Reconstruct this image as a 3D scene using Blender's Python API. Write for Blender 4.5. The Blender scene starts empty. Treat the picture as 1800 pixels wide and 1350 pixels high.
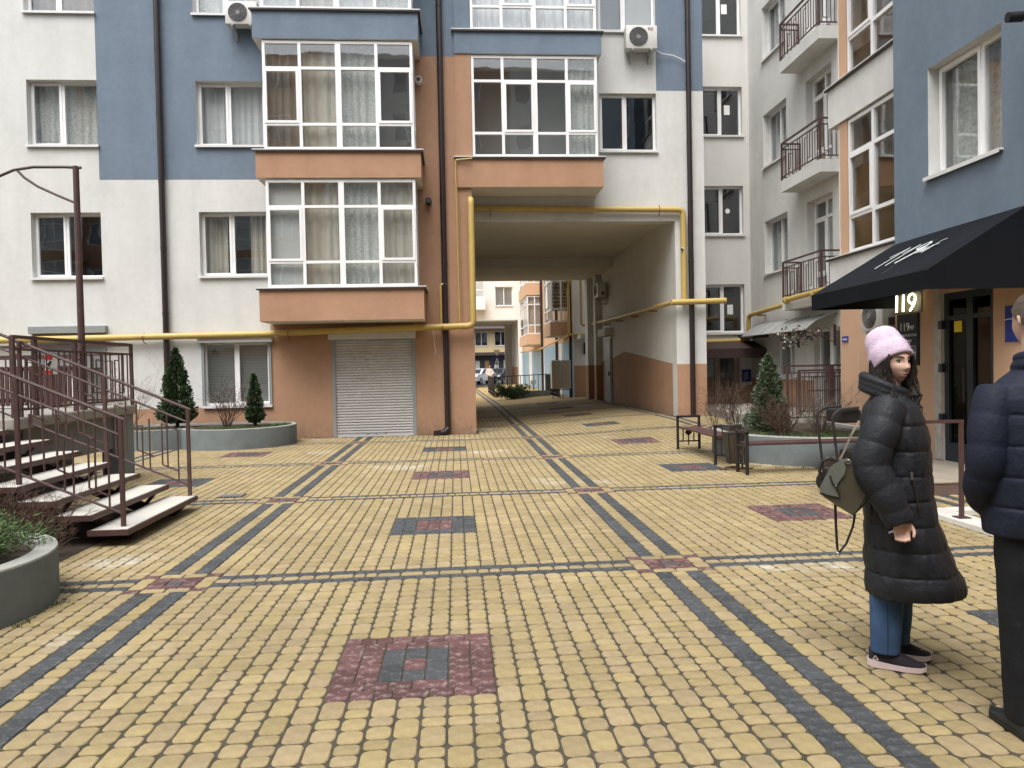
import bpy, bmesh, math, random
import numpy as np
from mathutils import Vector, Matrix, noise as mnoise
random.seed(7); rng = np.random.default_rng(7)
SC = bpy.context.scene
COL = SC.collection
# ---------------------------------------------------------------- camera
CAM_H = 1.594
CR = Vector((0.99700804, -0.07458331, -0.02030499)); CU = Vector((0.0219256, 0.02097465, 0.99953956)); CF = Vector((0.07412308, 0.99699418, -0.02254717))
cam_d = bpy.data.cameras.new('camera'); cam = bpy.data.objects.new('camera', cam_d); COL.objects.link(cam)
cam_d.sensor_width = 36.0; cam_d.lens = 1320.57 / 1800 * 36; cam_d.clip_start = 0.05; cam_d.clip_end = 600
cam.matrix_world = Matrix(((CR.x, CU.x, -CF.x, 0), (CR.y, CU.y, -CF.y, 0), (CR.z, CU.z, -CF.z, CAM_H), (0, 0, 0, 1)))
SC.camera = cam
# ---------------------------------------------------------------- sky, sun, exposure (bright overcast day)
SUN_EL, SUN_AZ = math.radians(62), math.radians(205)      # azimuth from +Y, clockwise
w = bpy.data.worlds.new('World'); SC.world = w; w.use_nodes = True
wn = w.node_tree; wn.nodes.clear()
sky = wn.nodes.new('ShaderNodeTexSky'); sky.sky_type = 'NISHITA'; sky.sun_disc = False
sky.sun_elevation = SUN_EL; sky.sun_rotation = SUN_AZ; sky.air_density = 1.0; sky.dust_density = 4.0
hs = wn.nodes.new('ShaderNodeHueSaturation'); hs.inputs['Saturation'].default_value = 0.22
bg = wn.nodes.new('ShaderNodeBackground'); bg.inputs['Strength'].default_value = 0.15
wo = wn.nodes.new('ShaderNodeOutputWorld')
wn.links.new(sky.outputs[0], hs.inputs['Color']); wn.links.new(hs.outputs[0], bg.inputs[0]); wn.links.new(bg.outputs[0], wo.inputs[0])
sd = bpy.data.lights.new('sun', 'SUN'); sd.energy = 1.2; sd.angle = math.radians(40); sd.color = (1.0, 0.965, 0.92)
so = bpy.data.objects.new('sun', sd); COL.objects.link(so); so.location = (0, -20, 40)
so.rotation_euler = Vector((-math.sin(SUN_AZ) * math.cos(SUN_EL), -math.cos(SUN_AZ) * math.cos(SUN_EL), -math.sin(SUN_EL))).to_track_quat('-Z', 'Y').to_euler()
SC.view_settings.view_transform = 'Standard'; SC.view_settings.look = 'None'; SC.view_settings.gamma = 1.0
SC.view_settings.use_curve_mapping = False; SC.view_settings.exposure = 1.06
SC.render.engine = 'CYCLES'
SC.cycles.max_bounces = 8; SC.cycles.diffuse_bounces = 4; SC.cycles.transparent_max_bounces = 16; SC.cycles.use_denoising = True
SC.cycles.sample_clamp_indirect = 6.0; SC.cycles.caustics_reflective = False; SC.cycles.caustics_refractive = False

# ---------------------------------------------------------------- materials
def s2l(c): return tuple((v / 12.92 if v <= .04045 else ((v + .055) / 1.055) ** 2.4) for v in c)
def rgb(h): h = h.lstrip('#'); return s2l([int(h[i:i + 2], 16) / 255 for i in (0, 2, 4)])
MATS = {}
def mat(name, col, rough=.8, var=.06, vscale=2.0, bump=0.0, bscale=150., metal=0., spec=.35, streak=0., island=0., rnd=0., dirt=None, coat=0., trans=0., emit=None, hue=0., base_dirt=0., stain=None, mottle=None):
    """one procedural material: base colour with noise variation, optional streaks, per-piece variation and bump"""
    m = bpy.data.materials.new(name); m.use_nodes = True; nt = m.node_tree; N = nt.nodes; L = nt.links
    b = N['Principled BSDF']; b.inputs['Roughness'].default_value = rough; b.inputs['Metallic'].default_value = metal
    b.inputs['Specular IOR Level'].default_value = spec
    if coat: b.inputs['Coat Weight'].default_value = coat
    tc = N.new('ShaderNodeTexCoord'); co = tc.outputs['Object']
    def nz(scale, detail=5, mapping=None, rough_=.55):
        n = N.new('ShaderNodeTexNoise'); n.inputs['Scale'].default_value = scale; n.inputs['Detail'].default_value = detail; n.inputs['Roughness'].default_value = rough_
        if mapping:
            mp = N.new('ShaderNodeMapping'); mp.inputs['Scale'].default_value = mapping; L.new(co, mp.inputs[0]); L.new(mp.outputs[0], n.inputs[0])
        else: L.new(co, n.inputs[0])
        return n.outputs['Fac']
    def mr(sock, a, b_, c, d, clamp=True):
        r = N.new('ShaderNodeMapRange'); r.clamp = clamp
        for i, v in enumerate((a, b_, c, d)): r.inputs[i + 1].default_value = v
        L.new(sock, r.inputs[0]); return r.outputs[0]
    def mul(a, b_):
        q = N.new('ShaderNodeMath'); q.operation = 'MULTIPLY'; L.new(a, q.inputs[0]); L.new(b_, q.inputs[1]); return q.outputs[0]
    val = mr(nz(vscale), .28, .72, 1 - var, 1 + var)
    if streak: val = mul(val, mr(nz(2.2, 6, (1, 1, .12)), .3, .75, 1 - streak, 1 + streak * .5))
    if mottle: val = mul(val, mr(nz(mottle[0], 4, None, .6), .3, .7, 1 - mottle[1], 1 + mottle[1]))
    src = None
    if island: g = N.new('ShaderNodeNewGeometry'); src = g.outputs['Random Per Island']; amt = island
    if rnd: g = N.new('ShaderNodeObjectInfo'); src = g.outputs['Random']; amt = rnd
    if src is not None: val = mul(val, mr(src, 0, 1, 1 - amt, 1 + amt))
    h = N.new('ShaderNodeHueSaturation'); h.inputs['Color'].default_value = (*col, 1); L.new(val, h.inputs['Value'])
    if src is not None and hue:
        wv = N.new('ShaderNodeTexWhiteNoise'); wv.noise_dimensions = '1D'; L.new(src, wv.inputs['W'])
        L.new(mr(wv.outputs['Value'], 0, 1, .5 - hue, .5 + hue), h.inputs['Hue'])
        L.new(mr(wv.outputs['Value'], 0, 1, .93, 1.05), h.inputs['Saturation'])
    out = h.outputs[0]
    def over(out, fac, c):
        mx = N.new('ShaderNodeMix'); mx.data_type = 'RGBA'; L.new(fac, mx.inputs[0]); L.new(out, mx.inputs[6]); mx.inputs[7].default_value = (*c, 1); return mx.outputs[2]
    if dirt:      # (colour, scale, lo, hi, max)
        c, sc, lo, hi, mxv = dirt
        out = over(out, mr(nz(sc, 7, None, .65), lo, hi, 0, mxv), c)
    if stain:     # chalky bloom broken up by a finer noise
        c, sc, lo, hi, mxv = stain
        out = over(out, mul(mr(nz(sc, 3), lo, hi, 0, 1), mr(nz(sc * 14, 6, (1, 1.6, 1), .7), .4, .62, 0, mxv)), c)
    if base_dirt:  # splashed dirt along the foot of a wall
        sx = N.new('ShaderNodeSeparateXYZ'); L.new(co, sx.inputs[0])
        out = over(out, mul(mr(sx.outputs[2], 0.0, .55, 1, 0), mr(nz(4, 7, None, .7), .35, .7, 0, base_dirt)), (.09, .075, .06))
    L.new(out, b.inputs['Base Color'])
    if bump:
        bp = N.new('ShaderNodeBump'); bp.inputs['Strength'].default_value = bump; bp.inputs['Distance'].default_value = .01
        L.new(nz(bscale, 3), bp.inputs['Height']); L.new(bp.outputs[0], b.inputs['Normal'])
    if trans: b.inputs['Transmission Weight'].default_value = trans
    if emit:
        b.inputs['Emission Color'].default_value = (*emit[0], 1); b.inputs['Emission Strength'].default_value = emit[1]
    MATS[name] = m; return m
def glass_mat(name, tint=(.965, .975, .975), r0=.06, rough=.0):
    """thin pane: clear with Schlick reflection, faintly wavy"""
    m = bpy.data.materials.new(name); m.use_nodes = True; nt = m.node_tree; N = nt.nodes; L = nt.links; N.clear()
    o = N.new('ShaderNodeOutputMaterial'); mx = N.new('ShaderNodeMixShader'); t = N.new('ShaderNodeBsdfTransparent'); g = N.new('ShaderNodeBsdfGlossy'); f = N.new('ShaderNodeLayerWeight'); f.inputs[0].default_value = .5
    t.inputs[0].default_value = (*tint, 1); g.inputs['Roughness'].default_value = rough; g.inputs[0].default_value = (.95, .97, 1, 1)
    pw = N.new('ShaderNodeMath'); pw.operation = 'POWER'; pw.inputs[1].default_value = 5; ma = N.new('ShaderNodeMath'); ma.operation = 'MULTIPLY_ADD'; ma.inputs[1].default_value = 1 - r0; ma.inputs[2].default_value = r0
    L.new(f.outputs['Facing'], pw.inputs[0]); L.new(pw.outputs[0], ma.inputs[0])
    tc = N.new('ShaderNodeTexCoord'); n = N.new('ShaderNodeTexNoise'); n.inputs['Scale'].default_value = 1.6; n.inputs['Detail'].default_value = 1
    bp = N.new('ShaderNodeBump'); bp.inputs['Strength'].default_value = .10; bp.inputs['Distance'].default_value = .02
    L.new(tc.outputs['Object'], n.inputs[0]); L.new(n.outputs['Fac'], bp.inputs['Height']); L.new(bp.outputs[0], g.inputs['Normal'])
    L.new(ma.outputs[0], mx.inputs[0]); L.new(t.outputs[0], mx.inputs[1]); L.new(g.outputs[0], mx.inputs[2]); L.new(mx.outputs[0], o.inputs[0])
    MATS[name] = m; return m

WHITE = mat('white_stucco', (.62, .622, .60), .92, .05, .9, .35, 120, streak=.085, dirt=((.36, .35, .33), 1.3, .54, .85, .3), base_dirt=.3, mottle=(7, .035))
BLUE = mat('blue_stucco', (.158, .202, .256), .92, .07, 1.1, .35, 120, streak=.08, mottle=(7, .06))
ORANGE = mat('orange_stucco', (.405, .240, .152), .92, .08, 1.1, .35, 120, streak=.08, base_dirt=.65, mottle=(7, .05))
PEACH = mat('peach_stucco', (.54, .345, .225), .92, .06, 1.1, .35, 120, streak=.05, base_dirt=.4)
GREYW = mat('grey_white_stucco', (.65, .64, .61), .92, .05, 1.0, .35, 120, streak=.06, base_dirt=.3)
SOFFIT = mat('soffit_plaster', (.66, .64, .60), .9, .06, .8, .2, 90)
PVC = mat('white_plastic', (.80, .80, .80), .35, .03, 3, spec=.5)
PVCG = mat('grey_plastic', (.36, .38, .38), .45, .04, 3)
SILL = mat('white_sheet_sill', (.66, .66, .65), .4, .06, 4, spec=.5)
FLASH_SHADOW = mat('flashing_shadow', (.05, .045, .045), .5)  # dark lower edge of the sheet caps, their shadow put into its colour
GLASS = glass_mat('window_glass', (.91, .925, .925), .085); GLASSD = glass_mat('dark_door_glass', (.45, .48, .48), .04)
LACE = mat('lace_curtain', (.62, .62, .59), .9, .28, 22); DRAPE = mat('cream_drape', (.60, .55, .47), .9, .10, 3, trans=0); BROWNC = mat('brown_drape', (.30, .25, .20), .9, .12, 3)
WCURT = mat('white_curtain', (.72, .72, .72), .9, .08, 3); BLIND = mat('pale_blind', (.66, .66, .64), .7, .04, 3); GBLIND = mat('grey_blind', (.16, .18, .2), .7, .05, 3)
ROOM = mat('room_wall', (.29, .28, .26), .9, .1, 1); ROOMD = mat('room_dark', (.07, .07, .07), .9, .1, 1); ROOMW = mat('room_warm', (.42, .27, .14), .9, .1, 1)
PIPE = mat('brown_downpipe', (.022, .013, .014), .38, .12, 6, spec=.5)
STEEL = mat('brown_painted_steel', (.072, .038, .036), .5, .16, 9, .1, 60, spec=.45, dirt=((.16, .10, .07), 8, .58, .75, .5))
GAS = mat('yellow_gas_paint', (.48, .345, .105), .45, .08, 4, spec=.5, dirt=((.25, .17, .06), 6, .6, .8, .5))
GASD = mat('gas_bracket', (.22, .12, .04), .6)
SHUT = mat('shutter_slat', (.50, .49, .485), .45, .05, 2, spec=.5); SHUTB = mat('shutter_box', (.54, .53, .52), .5, .05, 2); SHUTG = mat('shutter_guide_grey', (.25, .265, .265), .5, .05, 2)
ACW = mat('ac_casing', (.60, .59, .56), .45, .05, 5, dirt=((.25, .23, .2), 5, .6, .85, .35)); ACG = mat('ac_grille', (.06, .06, .06), .5); ACR = mat('ac_grille_ring', (.20, .20, .2), .5)
BLACK = mat('black_plastic', (.012, .012, .013), .5); BLACKM = mat('black_metal', (.02, .018, .018), .45, .15, 10, spec=.5)
CONC = mat('planter_paint', (.165, .195, .205), .8, .10, 2.5, .25, 60, streak=.08, dirt=((.09, .10, .07), 2.2, .56, .8, .45), base_dirt=.6)
CONCR = mat('raw_concrete', (.27, .255, .225), .9, .12, 3, .4, 50, dirt=((.12, .13, .09), 3, .5, .75, .6)); CONCB = mat('blue_grey_concrete', (.20, .22, .23), .85, .1, 2, .3, 60, dirt=((.09, .09, .08), 2, .55, .8, .4))
RIM = mat('planter_rim', (.31, .31, .285), .9, .12, 5, .3, 60, dirt=((.14, .16, .09), 4, .5, .75, .5))
SOIL = mat('soil', (.055, .042, .03), 1, .3, 8, .8, 40); MOSS = mat('moss', (.05, .07, .02), 1, .3, 12, .8, 60)
TREAD = mat('stone_tread', (.52, .505, .455), .6, .06, 3, .15, 90, dirt=((.30, .27, .22), 4, .55, .8, .4))
WOOD = mat('dark_red_wood', (.072, .034, .031), .45, .18, 3, .2, 40, spec=.5, rnd=.18)
AWN = mat('black_awning_cloth', (.0065, .008, .0115), .8, .15, 1.5, .15, 500, spec=.15)
WPAINT = mat('white_print', (.75, .8, .8), .6); NAVY = mat('sign_navy', (.012, .018, .03), .4); SBLUE = mat('sign_blue', (.015, .035, .22), .4); RED = mat('sign_red', (.45, .02, .015), .5); PAPER = mat('white_paper', (.75, .75, .74), .8); YEL = mat('yellow_sticker', (.75, .55, .03), .5)
DOORF = mat('dark_door_frame', (.020, .026, .032), .4, spec=.5); DOORW = mat('beige_door', (.42, .36, .29), .5, .05, 3)
NEON = mat('neon_tube', (1, .95, .75), .5, emit=((1.0, .93, .62), 2.6))
TILEW = mat('white_tile', (.66, .65, .61), .35, .05, 2, rnd=.05); TILEB = mat('beige_tile', (.36, .32, .26), .5, .08, 4, rnd=.08); STEPS = mat('step_riser', (.16, .11, .095), .7, .1, 4)
POLYC = mat('canopy_sheet', (.30, .30, .29), .35, .08, 2, spec=.5); BROWNR = mat('brown_roof_sheet', (.05, .032, .03), .5, .12, 3)
BARK = mat('twig_bark', (.085, .05, .036), .9, .25, 20); BARKG = mat('grey_twig', (.16, .13, .10), .9, .25, 20); TRUNK = mat('trunk_bark', (.05, .035, .025), .9, .2, 15, .5, 40)
LEAF1 = mat('arborvitae_leaf', (.042, .075, .032), .7, .25, 6, island=.45, hue=.03); LEAF2 = mat('spruce_leaf', (.10, .135, .080), .7, .25, 6, island=.4, hue=.03); LEAF3 = mat('juniper_leaf', (.075, .125, .042), .7, .25, 8, island=.45, hue=.04)
GRASS = mat('grass_blade', (.06, .10, .03), .8, .2, 9, island=.35, hue=.03)
YB = dict(bump=.35, bscale=90, spec=.3, stain=((.58, .57, .53), .55, .615, .70, .75), mottle=(15, .13))
PV_Y = mat('yellow_paver', (.300, .236, .124), .8, .14, 1.0, island=.11, hue=.005, dirt=((.50, .43, .26), 34, .60, .74, .45), **YB); PV_YO = mat('yellow_paver_piece', (.300, .236, .124), .8, .14, 1.0, rnd=.11, hue=.005, dirt=((.50, .43, .26), 34, .60, .74, .45), **YB)
PV_D = mat('dark_paver', (.050, .054, .058), .75, .12, 9, island=.22, bump=.5, bscale=55, dirt=((.17, .175, .175), 26, .51, .66, .55)); PV_DO = mat('dark_paver_piece', (.050, .054, .058), .75, .12, 9, rnd=.22, bump=.5, bscale=55, dirt=((.17, .175, .175), 26, .51, .66, .55))
PV_R = mat('red_paver', (.108, .053, .051), .8, .12, 9, island=.28, bump=.5, bscale=55, dirt=((.34, .265, .25), 19, .51, .64, .6)); PV_RO = mat('red_paver_piece', (.108, .053, .051), .8, .12, 9, rnd=.28, bump=.5, bscale=55, dirt=((.34, .265, .25), 19, .51, .64, .6))
JOINT = mat('joint_sand', (.074, .064, .048), 1, .25, 6, .8, 120, dirt=((.035, .05, .018), .8, .5, .7, .8))
# ---------------------------------------------------------------- mesh helpers
BASE = {}
class Fr:
    """a wall's own frame: a runs along the wall to the viewer's right, b points out of it, h is height"""
    def __init__(s, o, u, n): s.o = Vector(o); s.u = Vector(u); s.n = Vector(n)
    def p(s, a, b, h): return s.o + s.u * a + s.n * b + Vector((0, 0, h))
class MB:
    def __init__(s): s.v = []; s.f = []; s.m = []
    def add(s, vs, fs, mi=0):
        k = len(s.v); s.v += [tuple(x) for x in vs]; s.f += [tuple(i + k for i in f) for f in fs]; s.m += [mi] * len(fs); return s
    def quad(s, pts, mi=0): return s.add(pts, [tuple(range(len(pts)))], mi)
    def box(s, x0, x1, y0, y1, z0, z1, mi=0, F=None):
        P = (lambda a, b, c: F.p(a, b, c)) if F else (lambda a, b, c: Vector((a, b, c)))
        vs = [P(x, y, z) for z in (z0, z1) for y in (y0, y1) for x in (x0, x1)]
        return s.add(vs, [(0, 2, 3, 1), (4, 5, 7, 6), (0, 1, 5, 4), (2, 6, 7, 3), (0, 4, 6, 2), (1, 3, 7, 5)], mi)
    def cbox(s, x0, x1, y0, y1, z0, z1, c=.01, mi=0, F=None):
        """box with chamfered edges along its length axis ends (all 12 edges)"""
        bm = bmesh.new(); bmesh.ops.create_cube(bm, size=1)
        for v in bm.verts: v.co = Vector(((x0 + x1) / 2 + v.co.x * (x1 - x0), (y0 + y1) / 2 + v.co.y * (y1 - y0), (z0 + z1) / 2 + v.co.z * (z1 - z0)))
        bmesh.ops.bevel(bm, geom=bm.edges[:], offset=c, segments=2, profile=.5, affect='EDGES')
        bm.verts.index_update(); vs = [F.p(*v.co) if F else v.co.copy() for v in bm.verts]; fs = [[v.index for v in f.verts] for f in bm.faces]; bm.free(); return s.add(vs, fs, mi)
    def bar(s, p, q, r=.01, r2=None, mi=0):
        """square bar between two points"""
        p = Vector(p); q = Vector(q); d = (q - p).normalized(); up = Vector((0, 0, 1)) if abs(d.z) < .95 else Vector((0, 1, 0))
        x = d.cross(up).normalized(); y = x.cross(d); r2 = r2 or r
        vs = [c + x * i * r + y * j * r2 for c in (p, q) for i, j in ((-1, -1), (1, -1), (1, 1), (-1, 1))]
        return s.add(vs, [(3, 2, 1, 0), (4, 5, 6, 7), (0, 1, 5, 4), (1, 2, 6, 5), (2, 3, 7, 6), (3, 0, 4, 7)], mi)
    def tube(s, pts, r, n=8, mi=0, cap=True, flat=1.0):
        pts = [Vector(p) for p in pts]; rs = r if isinstance(r, (list, tuple)) else [r] * len(pts); rings = []; ref = None
        for i, p in enumerate(pts):
            d = (pts[min(i + 1, len(pts) - 1)] - pts[max(i - 1, 0)])
            d = d.normalized() if d.length > 1e-9 else Vector((0, 0, 1))
            if ref is None: ref = Vector((0, 0, 1)) if abs(d.z) < .9 else Vector((1, 0, 0))
            x = d.cross(ref)
            x = x.normalized() if x.length > 1e-6 else Vector((1, 0, 0)); y = x.cross(d).normalized(); ref = y
            rings.append([p + x * math.cos(2 * math.pi * k / n) * rs[i] + y * math.sin(2 * math.pi * k / n) * rs[i] * flat for k in range(n)])
        return s.loft(rings, mi, cap)
    def loft(s, rings, mi=0, cap=True):
        n = len(rings[0]); vs = [p for r in rings for p in r]; fs = []
        for i in range(len(rings) - 1):
            for k in range(n): fs.append((i * n + k, i * n + (k + 1) % n, (i + 1) * n + (k + 1) % n, (i + 1) * n + k))
        if cap: fs.append(tuple(range(n - 1, -1, -1))); fs.append(tuple((len(rings) - 1) * n + k for k in range(n)))
        return s.add(vs, fs, mi)
    def prism(s, poly, z0, z1, mi=0):
        n = len(poly); vs = [(x, y, z) for z in (z0, z1) for x, y in poly]
        return s.add(vs, [tuple(range(n - 1, -1, -1)), tuple(range(n, 2 * n))] + [(k, (k + 1) % n, n + (k + 1) % n, n + k) for k in range(n)], mi)
    def slab(s, poly3, off, mi=0):
        """a flat polygon given thickness along the vector off"""
        n = len(poly3); off = Vector(off); vs = [Vector(p) for p in poly3] + [Vector(p) + off for p in poly3]
        return s.add(vs, [tuple(range(n - 1, -1, -1)), tuple(range(n, 2 * n))] + [(k, (k + 1) % n, n + (k + 1) % n, n + k) for k in range(n)], mi)
    def disc(s, c, ax, r, n=20, mi=0, t=.01):
        c = Vector(c); ax = Vector(ax).normalized(); x = ax.orthogonal().normalized(); y = ax.cross(x)
        return s.loft([[c + (x * math.cos(2 * math.pi * k / n) + y * math.sin(2 * math.pi * k / n)) * r + ax * d for k in range(n)] for d in (0, t)], mi)
    def build(s, name, mats, parent=None, smooth=False, ang=35, base=None):
        me = bpy.data.meshes.new(name)
        if parent is not None: b = BASE[parent]
        else:
            if base is None:
                a = np.array(s.v); b = Vector(((a[:, 0].min() + a[:, 0].max()) / 2, (a[:, 1].min() + a[:, 1].max()) / 2, a[:, 2].min()))
            else: b = Vector(base)
        vv = np.array(s.v, dtype=np.float64) - np.array(b)
        me.from_pydata(vv.tolist(), [], s.f)
        for m in (mats if isinstance(mats, (list, tuple)) else [mats]): me.materials.append(m)
        me.polygons.foreach_set('material_index', s.m)
        if smooth:
            me.polygons.foreach_set('use_smooth', [True] * len(me.polygons)); me.set_sharp_from_angle(angle=math.radians(ang))
        me.update(); o = bpy.data.objects.new(name, me); COL.objects.link(o)
        if parent is not None: o.parent = parent; BASE[o] = b
        else: o.location = b; BASE[o] = b
        return o
def root(name, loc, label, cat, group=None):
    o = bpy.data.objects.new(name, None); COL.objects.link(o); o.location = loc; o.empty_display_size = .2; BASE[o] = Vector(loc)
    return tag(o, label, cat, group)
def tag(o, label=None, cat=None, group=None, kind=None):
    if label: o['label'] = label
    if cat: o['category'] = cat
    if group: o['group'] = group
    if kind: o['kind'] = kind
    return o
def copy_part(o, parent, loc=None):
    c = o.copy(); COL.objects.link(c); c.parent = parent; BASE[c] = BASE[parent]
    if loc is not None: c.location = loc
    return c
def textmesh(name, s, size, mat_, parent, origin, xdir, ydir, ext=.002, shear=0.0, align='LEFT', base_from=None, sx=1.0):
    """flat lettering built as thin mesh; xdir / ydir are the reading direction and the letters' up"""
    cu = bpy.data.curves.new(name, 'FONT'); cu.body = s; cu.size = size; cu.extrude = ext; cu.shear = shear; cu.align_x = align; cu.resolution_u = 3
    t = bpy.data.objects.new(name, cu); COL.objects.link(t); dg = bpy.context.evaluated_depsgraph_get()
    me = bpy.data.meshes.new_from_object(t.evaluated_get(dg)); bpy.data.objects.remove(t)
    X = Vector(xdir).normalized(); Y = Vector(ydir).normalized(); Zv = X.cross(Y); o = Vector(origin)
    for v in me.vertices: v.co = o + X * v.co.x * sx + Y * v.co.y + Zv * v.co.z - BASE[parent]
    me.materials.clear(); me.materials.append(mat_); me.name = name
    ob = bpy.data.objects.new(name, me); COL.objects.link(ob); ob.parent = parent; BASE[ob] = BASE[parent]; return ob
def arc(c, r, a0, a1, n, plane='xz'):
    out = []
    for i in range(n + 1):
        t = math.radians(a0 + (a1 - a0) * i / n); x, y = r * math.cos(t), r * math.sin(t)
        out.append(Vector(c) + (Vector((x, 0, y)) if plane == 'xz' else Vector((x, y, 0)) if plane == 'xy' else Vector((0, x, y))))
    return out
def bend(pts, r=.12, n=5):
    """round the corners of a polyline"""
    pts = [Vector(p) for p in pts]; out = [pts[0]]
    for i in range(1, len(pts) - 1):
        a, b, c = pts[i - 1], pts[i], pts[i + 1]; d1 = (a - b); d2 = (c - b); rr = min(r, d1.length * .45, d2.length * .45); p = b + d1.normalized() * rr; q = b + d2.normalized() * rr
        for k in range(n + 1):
            t = k / n; out.append(p * (1 - t) ** 2 + b * 2 * t * (1 - t) + q * t * t)
    return out + [pts[-1]]
def sstep(a, b, x): t = min(1, max(0, (x - a) / (b - a))); return t * t * (3 - 2 * t)
def ground(x, y): return .22 * sstep(.8, 5.6, x) * sstep(11.5, 19, y)
def proj(p):
    d = Vector(p) - Vector((0, 0, CAM_H)); q = d.dot(CF); return (900 + 1320.57 * d.dot(CR) / q, 675 - 1320.57 * d.dot(CU) / q, q)
# ---------------------------------------------------------------- the ground
g = MB(); g.quad([(-300, -120, -.30), (300, -120, -.30), (300, 420, -.30), (-300, 420, -.30)])
tag(g.build('ground', mat('far_ground', (.13, .125, .11), .95, .1, .3), base=(0, 0, 0)), kind='structure')
def sheet(name, x0, x1, y0, y1, z, m, nx, ny):
    s = MB(); xs = np.linspace(x0, x1, nx + 1); ys = np.linspace(y0, y1, ny + 1)
    vs = [(x, y, ground(x, y) + z) for y in ys for x in xs]; fs = [(j * (nx + 1) + i, j * (nx + 1) + i + 1, (j + 1) * (nx + 1) + i + 1, (j + 1) * (nx + 1) + i) for j in range(ny) for i in range(nx)]
    return s.add(vs, fs).build(name, m, smooth=True, base=(0, 0, 0))
pavement = tag(sheet('pavement', -20, 13, -14, 31, -.0075, JOINT, 66, 90), kind='structure')
# pavers: columns 12 cm wide running in depth, dark double strips every 32 columns, cross bands, square insets
PX0, PY0, PDX, PDY, CW = -2.173, 5.877, 3.84, 3.618, .12
PAV = []                       # (cx, cy, w, l, kind)
def inside(x, y):
    if y > 18.12 and x < .52: return False
    if y > 19.1 and 5.68 < x: return False
    if y > 30.9: return False
    if x > (6.75 if y < 11.2 else 7.05 if y < 13.4 else 8.95): return False
    lim = .80 * max(y, 1.2) + 1.6
    return -lim + .07 * y < x < lim + .07 * y and y > 1.3
def fill_col(cx, w, y0, y1, kind):
    y = y0; prev = 0
    while y < y1 - .005:
        c = random.choice((.09, .12, .12, .18, .18, .09) if kind == 'y' else (.09, .12, .18))
        if y + c > y1 - .07: c = y1 - y
        if c > .215: c = c / 2
        if inside(cx, y + c / 2): PAV.append((cx, y + c / 2, w, c, kind))
        y += c
def fill_row(cy, d, x0, x1, kind):
    x = x0
    while x < x1 - .005:
        c = random.choice((.09, .12, .12, .18))
        if x + c > x1 - .07: c = x1 - x
        if c > .215: c = c / 2
        if inside(x + c / 2, cy): PAV.append((x + c / 2, cy, c, d, kind))
        x += c
def P1(x, y, w, l, k):
    if inside(x, y): PAV.append((x, y, w, l, k))
for ci in range(-4, 3):
    xs = PX0 + PDX * ci
    for rj in range(-2, 7):
        yb = PY0 + PDY * rj
        for k in range(-2, 30):                       # columns of this cell
            cx = xs + k * CW; blk = -2 <= k <= 2; h = .24 if blk else .15; kind = 'd' if k in (-1, 1) else 'y'
            if 13 <= k <= 19:
                ym = yb + PDY / 2; fill_col(cx, CW, yb + h, ym - .42, kind); fill_col(cx, CW, ym + .42, yb + PDY - h, kind)
            else: fill_col(cx, CW, yb + h, yb + PDY - h, kind)
        for r, kd in ((-.10, 'd'), (0, 'y'), (.10, 'd')): fill_row(yb + r, .10, xs + .30, xs + PDX - .30, kd)
        for sgn in (-1, 1):                           # the crossing's own little square
            for k in (-2, 2): P1(xs + k * CW, yb + sgn * .195, CW, .09, 'r'); P1(xs + k * CW, yb + sgn * .075, CW, .15, 'y')
            for q in (-.09, .09): P1(xs + q, yb + sgn * .195, .18, .09, 'y')
        for a in (-1, 0, 1):
            for b in (-1, 0, 1): P1(xs + a * .12, yb + b * .10, .12, .10, 'd' if a == b == 0 else 'r')
        xm, ym = xs + PDX / 2, yb + PDY / 2            # inset panel
        A, B = ('r', 'd') if (ci + rj) % 2 == 1 else ('d', 'r')
        for q in (-.37, .37): fill_row(ym + q, .10, xm - .42, xm + .42, A)
        for q in (-.27, .27): fill_row(ym + q, .10, xm - .42, xm + .42, A)
        for q in (-3, -2, 2, 3): fill_col(xm + q * CW, CW, ym - .22, ym + .22, A)
        for q in (-1, 1): P1(xm + q * CW, ym - .11, CW, .22, B); P1(xm + q * CW, ym + .11, CW, .22, B)
        P1(xm, ym - .15, CW, .14, B); P1(xm, ym, CW, .16, A if A == 'r' else 'r'); P1(xm, ym + .15, CW, .14, B)
def paver_shape(w, l, gap, c, n2=True):
    hw, hl = w / 2 - gap / 2, l / 2 - gap / 2; c = min(c, hw * .5, hl * .5)
    def ring(i, z):
        a, b, cc = hw - i, hl - i, c
        return [(a - cc, -b, z), (a - cc * .3, -b + cc * .3, z), (a, -b + cc, z), (a, b - cc, z), (a - cc * .3, b - cc * .3, z), (a - cc, b, z), (-a + cc, b, z), (-a + cc * .3, b - cc * .3, z), (-a, b - cc, z), (-a, -b + cc, z), (-a + cc * .3, -b + cc * .3, z), (-a + cc, -b, z)]
    n = 12; v = ring(0, -.03) + ring(0, -.0045) + ring(.0045, 0)
    f = [(k, (k + 1) % n, n + (k + 1) % n, n + k) for k in range(n)] + [(n + k, n + (k + 1) % n, 2 * n + (k + 1) % n, 2 * n + k) for k in range(n)] + [tuple(range(2 * n, 3 * n))]
    return np.array(v), f
def lowshape(w, l, gap):
    a, b = w / 2 - gap / 2, l / 2 - gap / 2; v = [(-a, -b, -.02), (a, -b, -.02), (a, b, -.02), (-a, b, -.02), (-a + .004, -b + .004, 0), (a - .004, -b + .004, 0), (a - .004, b - .004, 0), (-a + .004, b - .004, 0)]
    return np.array(v), [(0, 1, 5, 4), (1, 2, 6, 5), (2, 3, 7, 6), (3, 0, 4, 7), (4, 5, 6, 7)]
def in_frame(p):
    q = proj((p[0], p[1], 0)); return q[2] > .3 and -20 < q[0] < 1820 and q[1] < 1365
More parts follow.
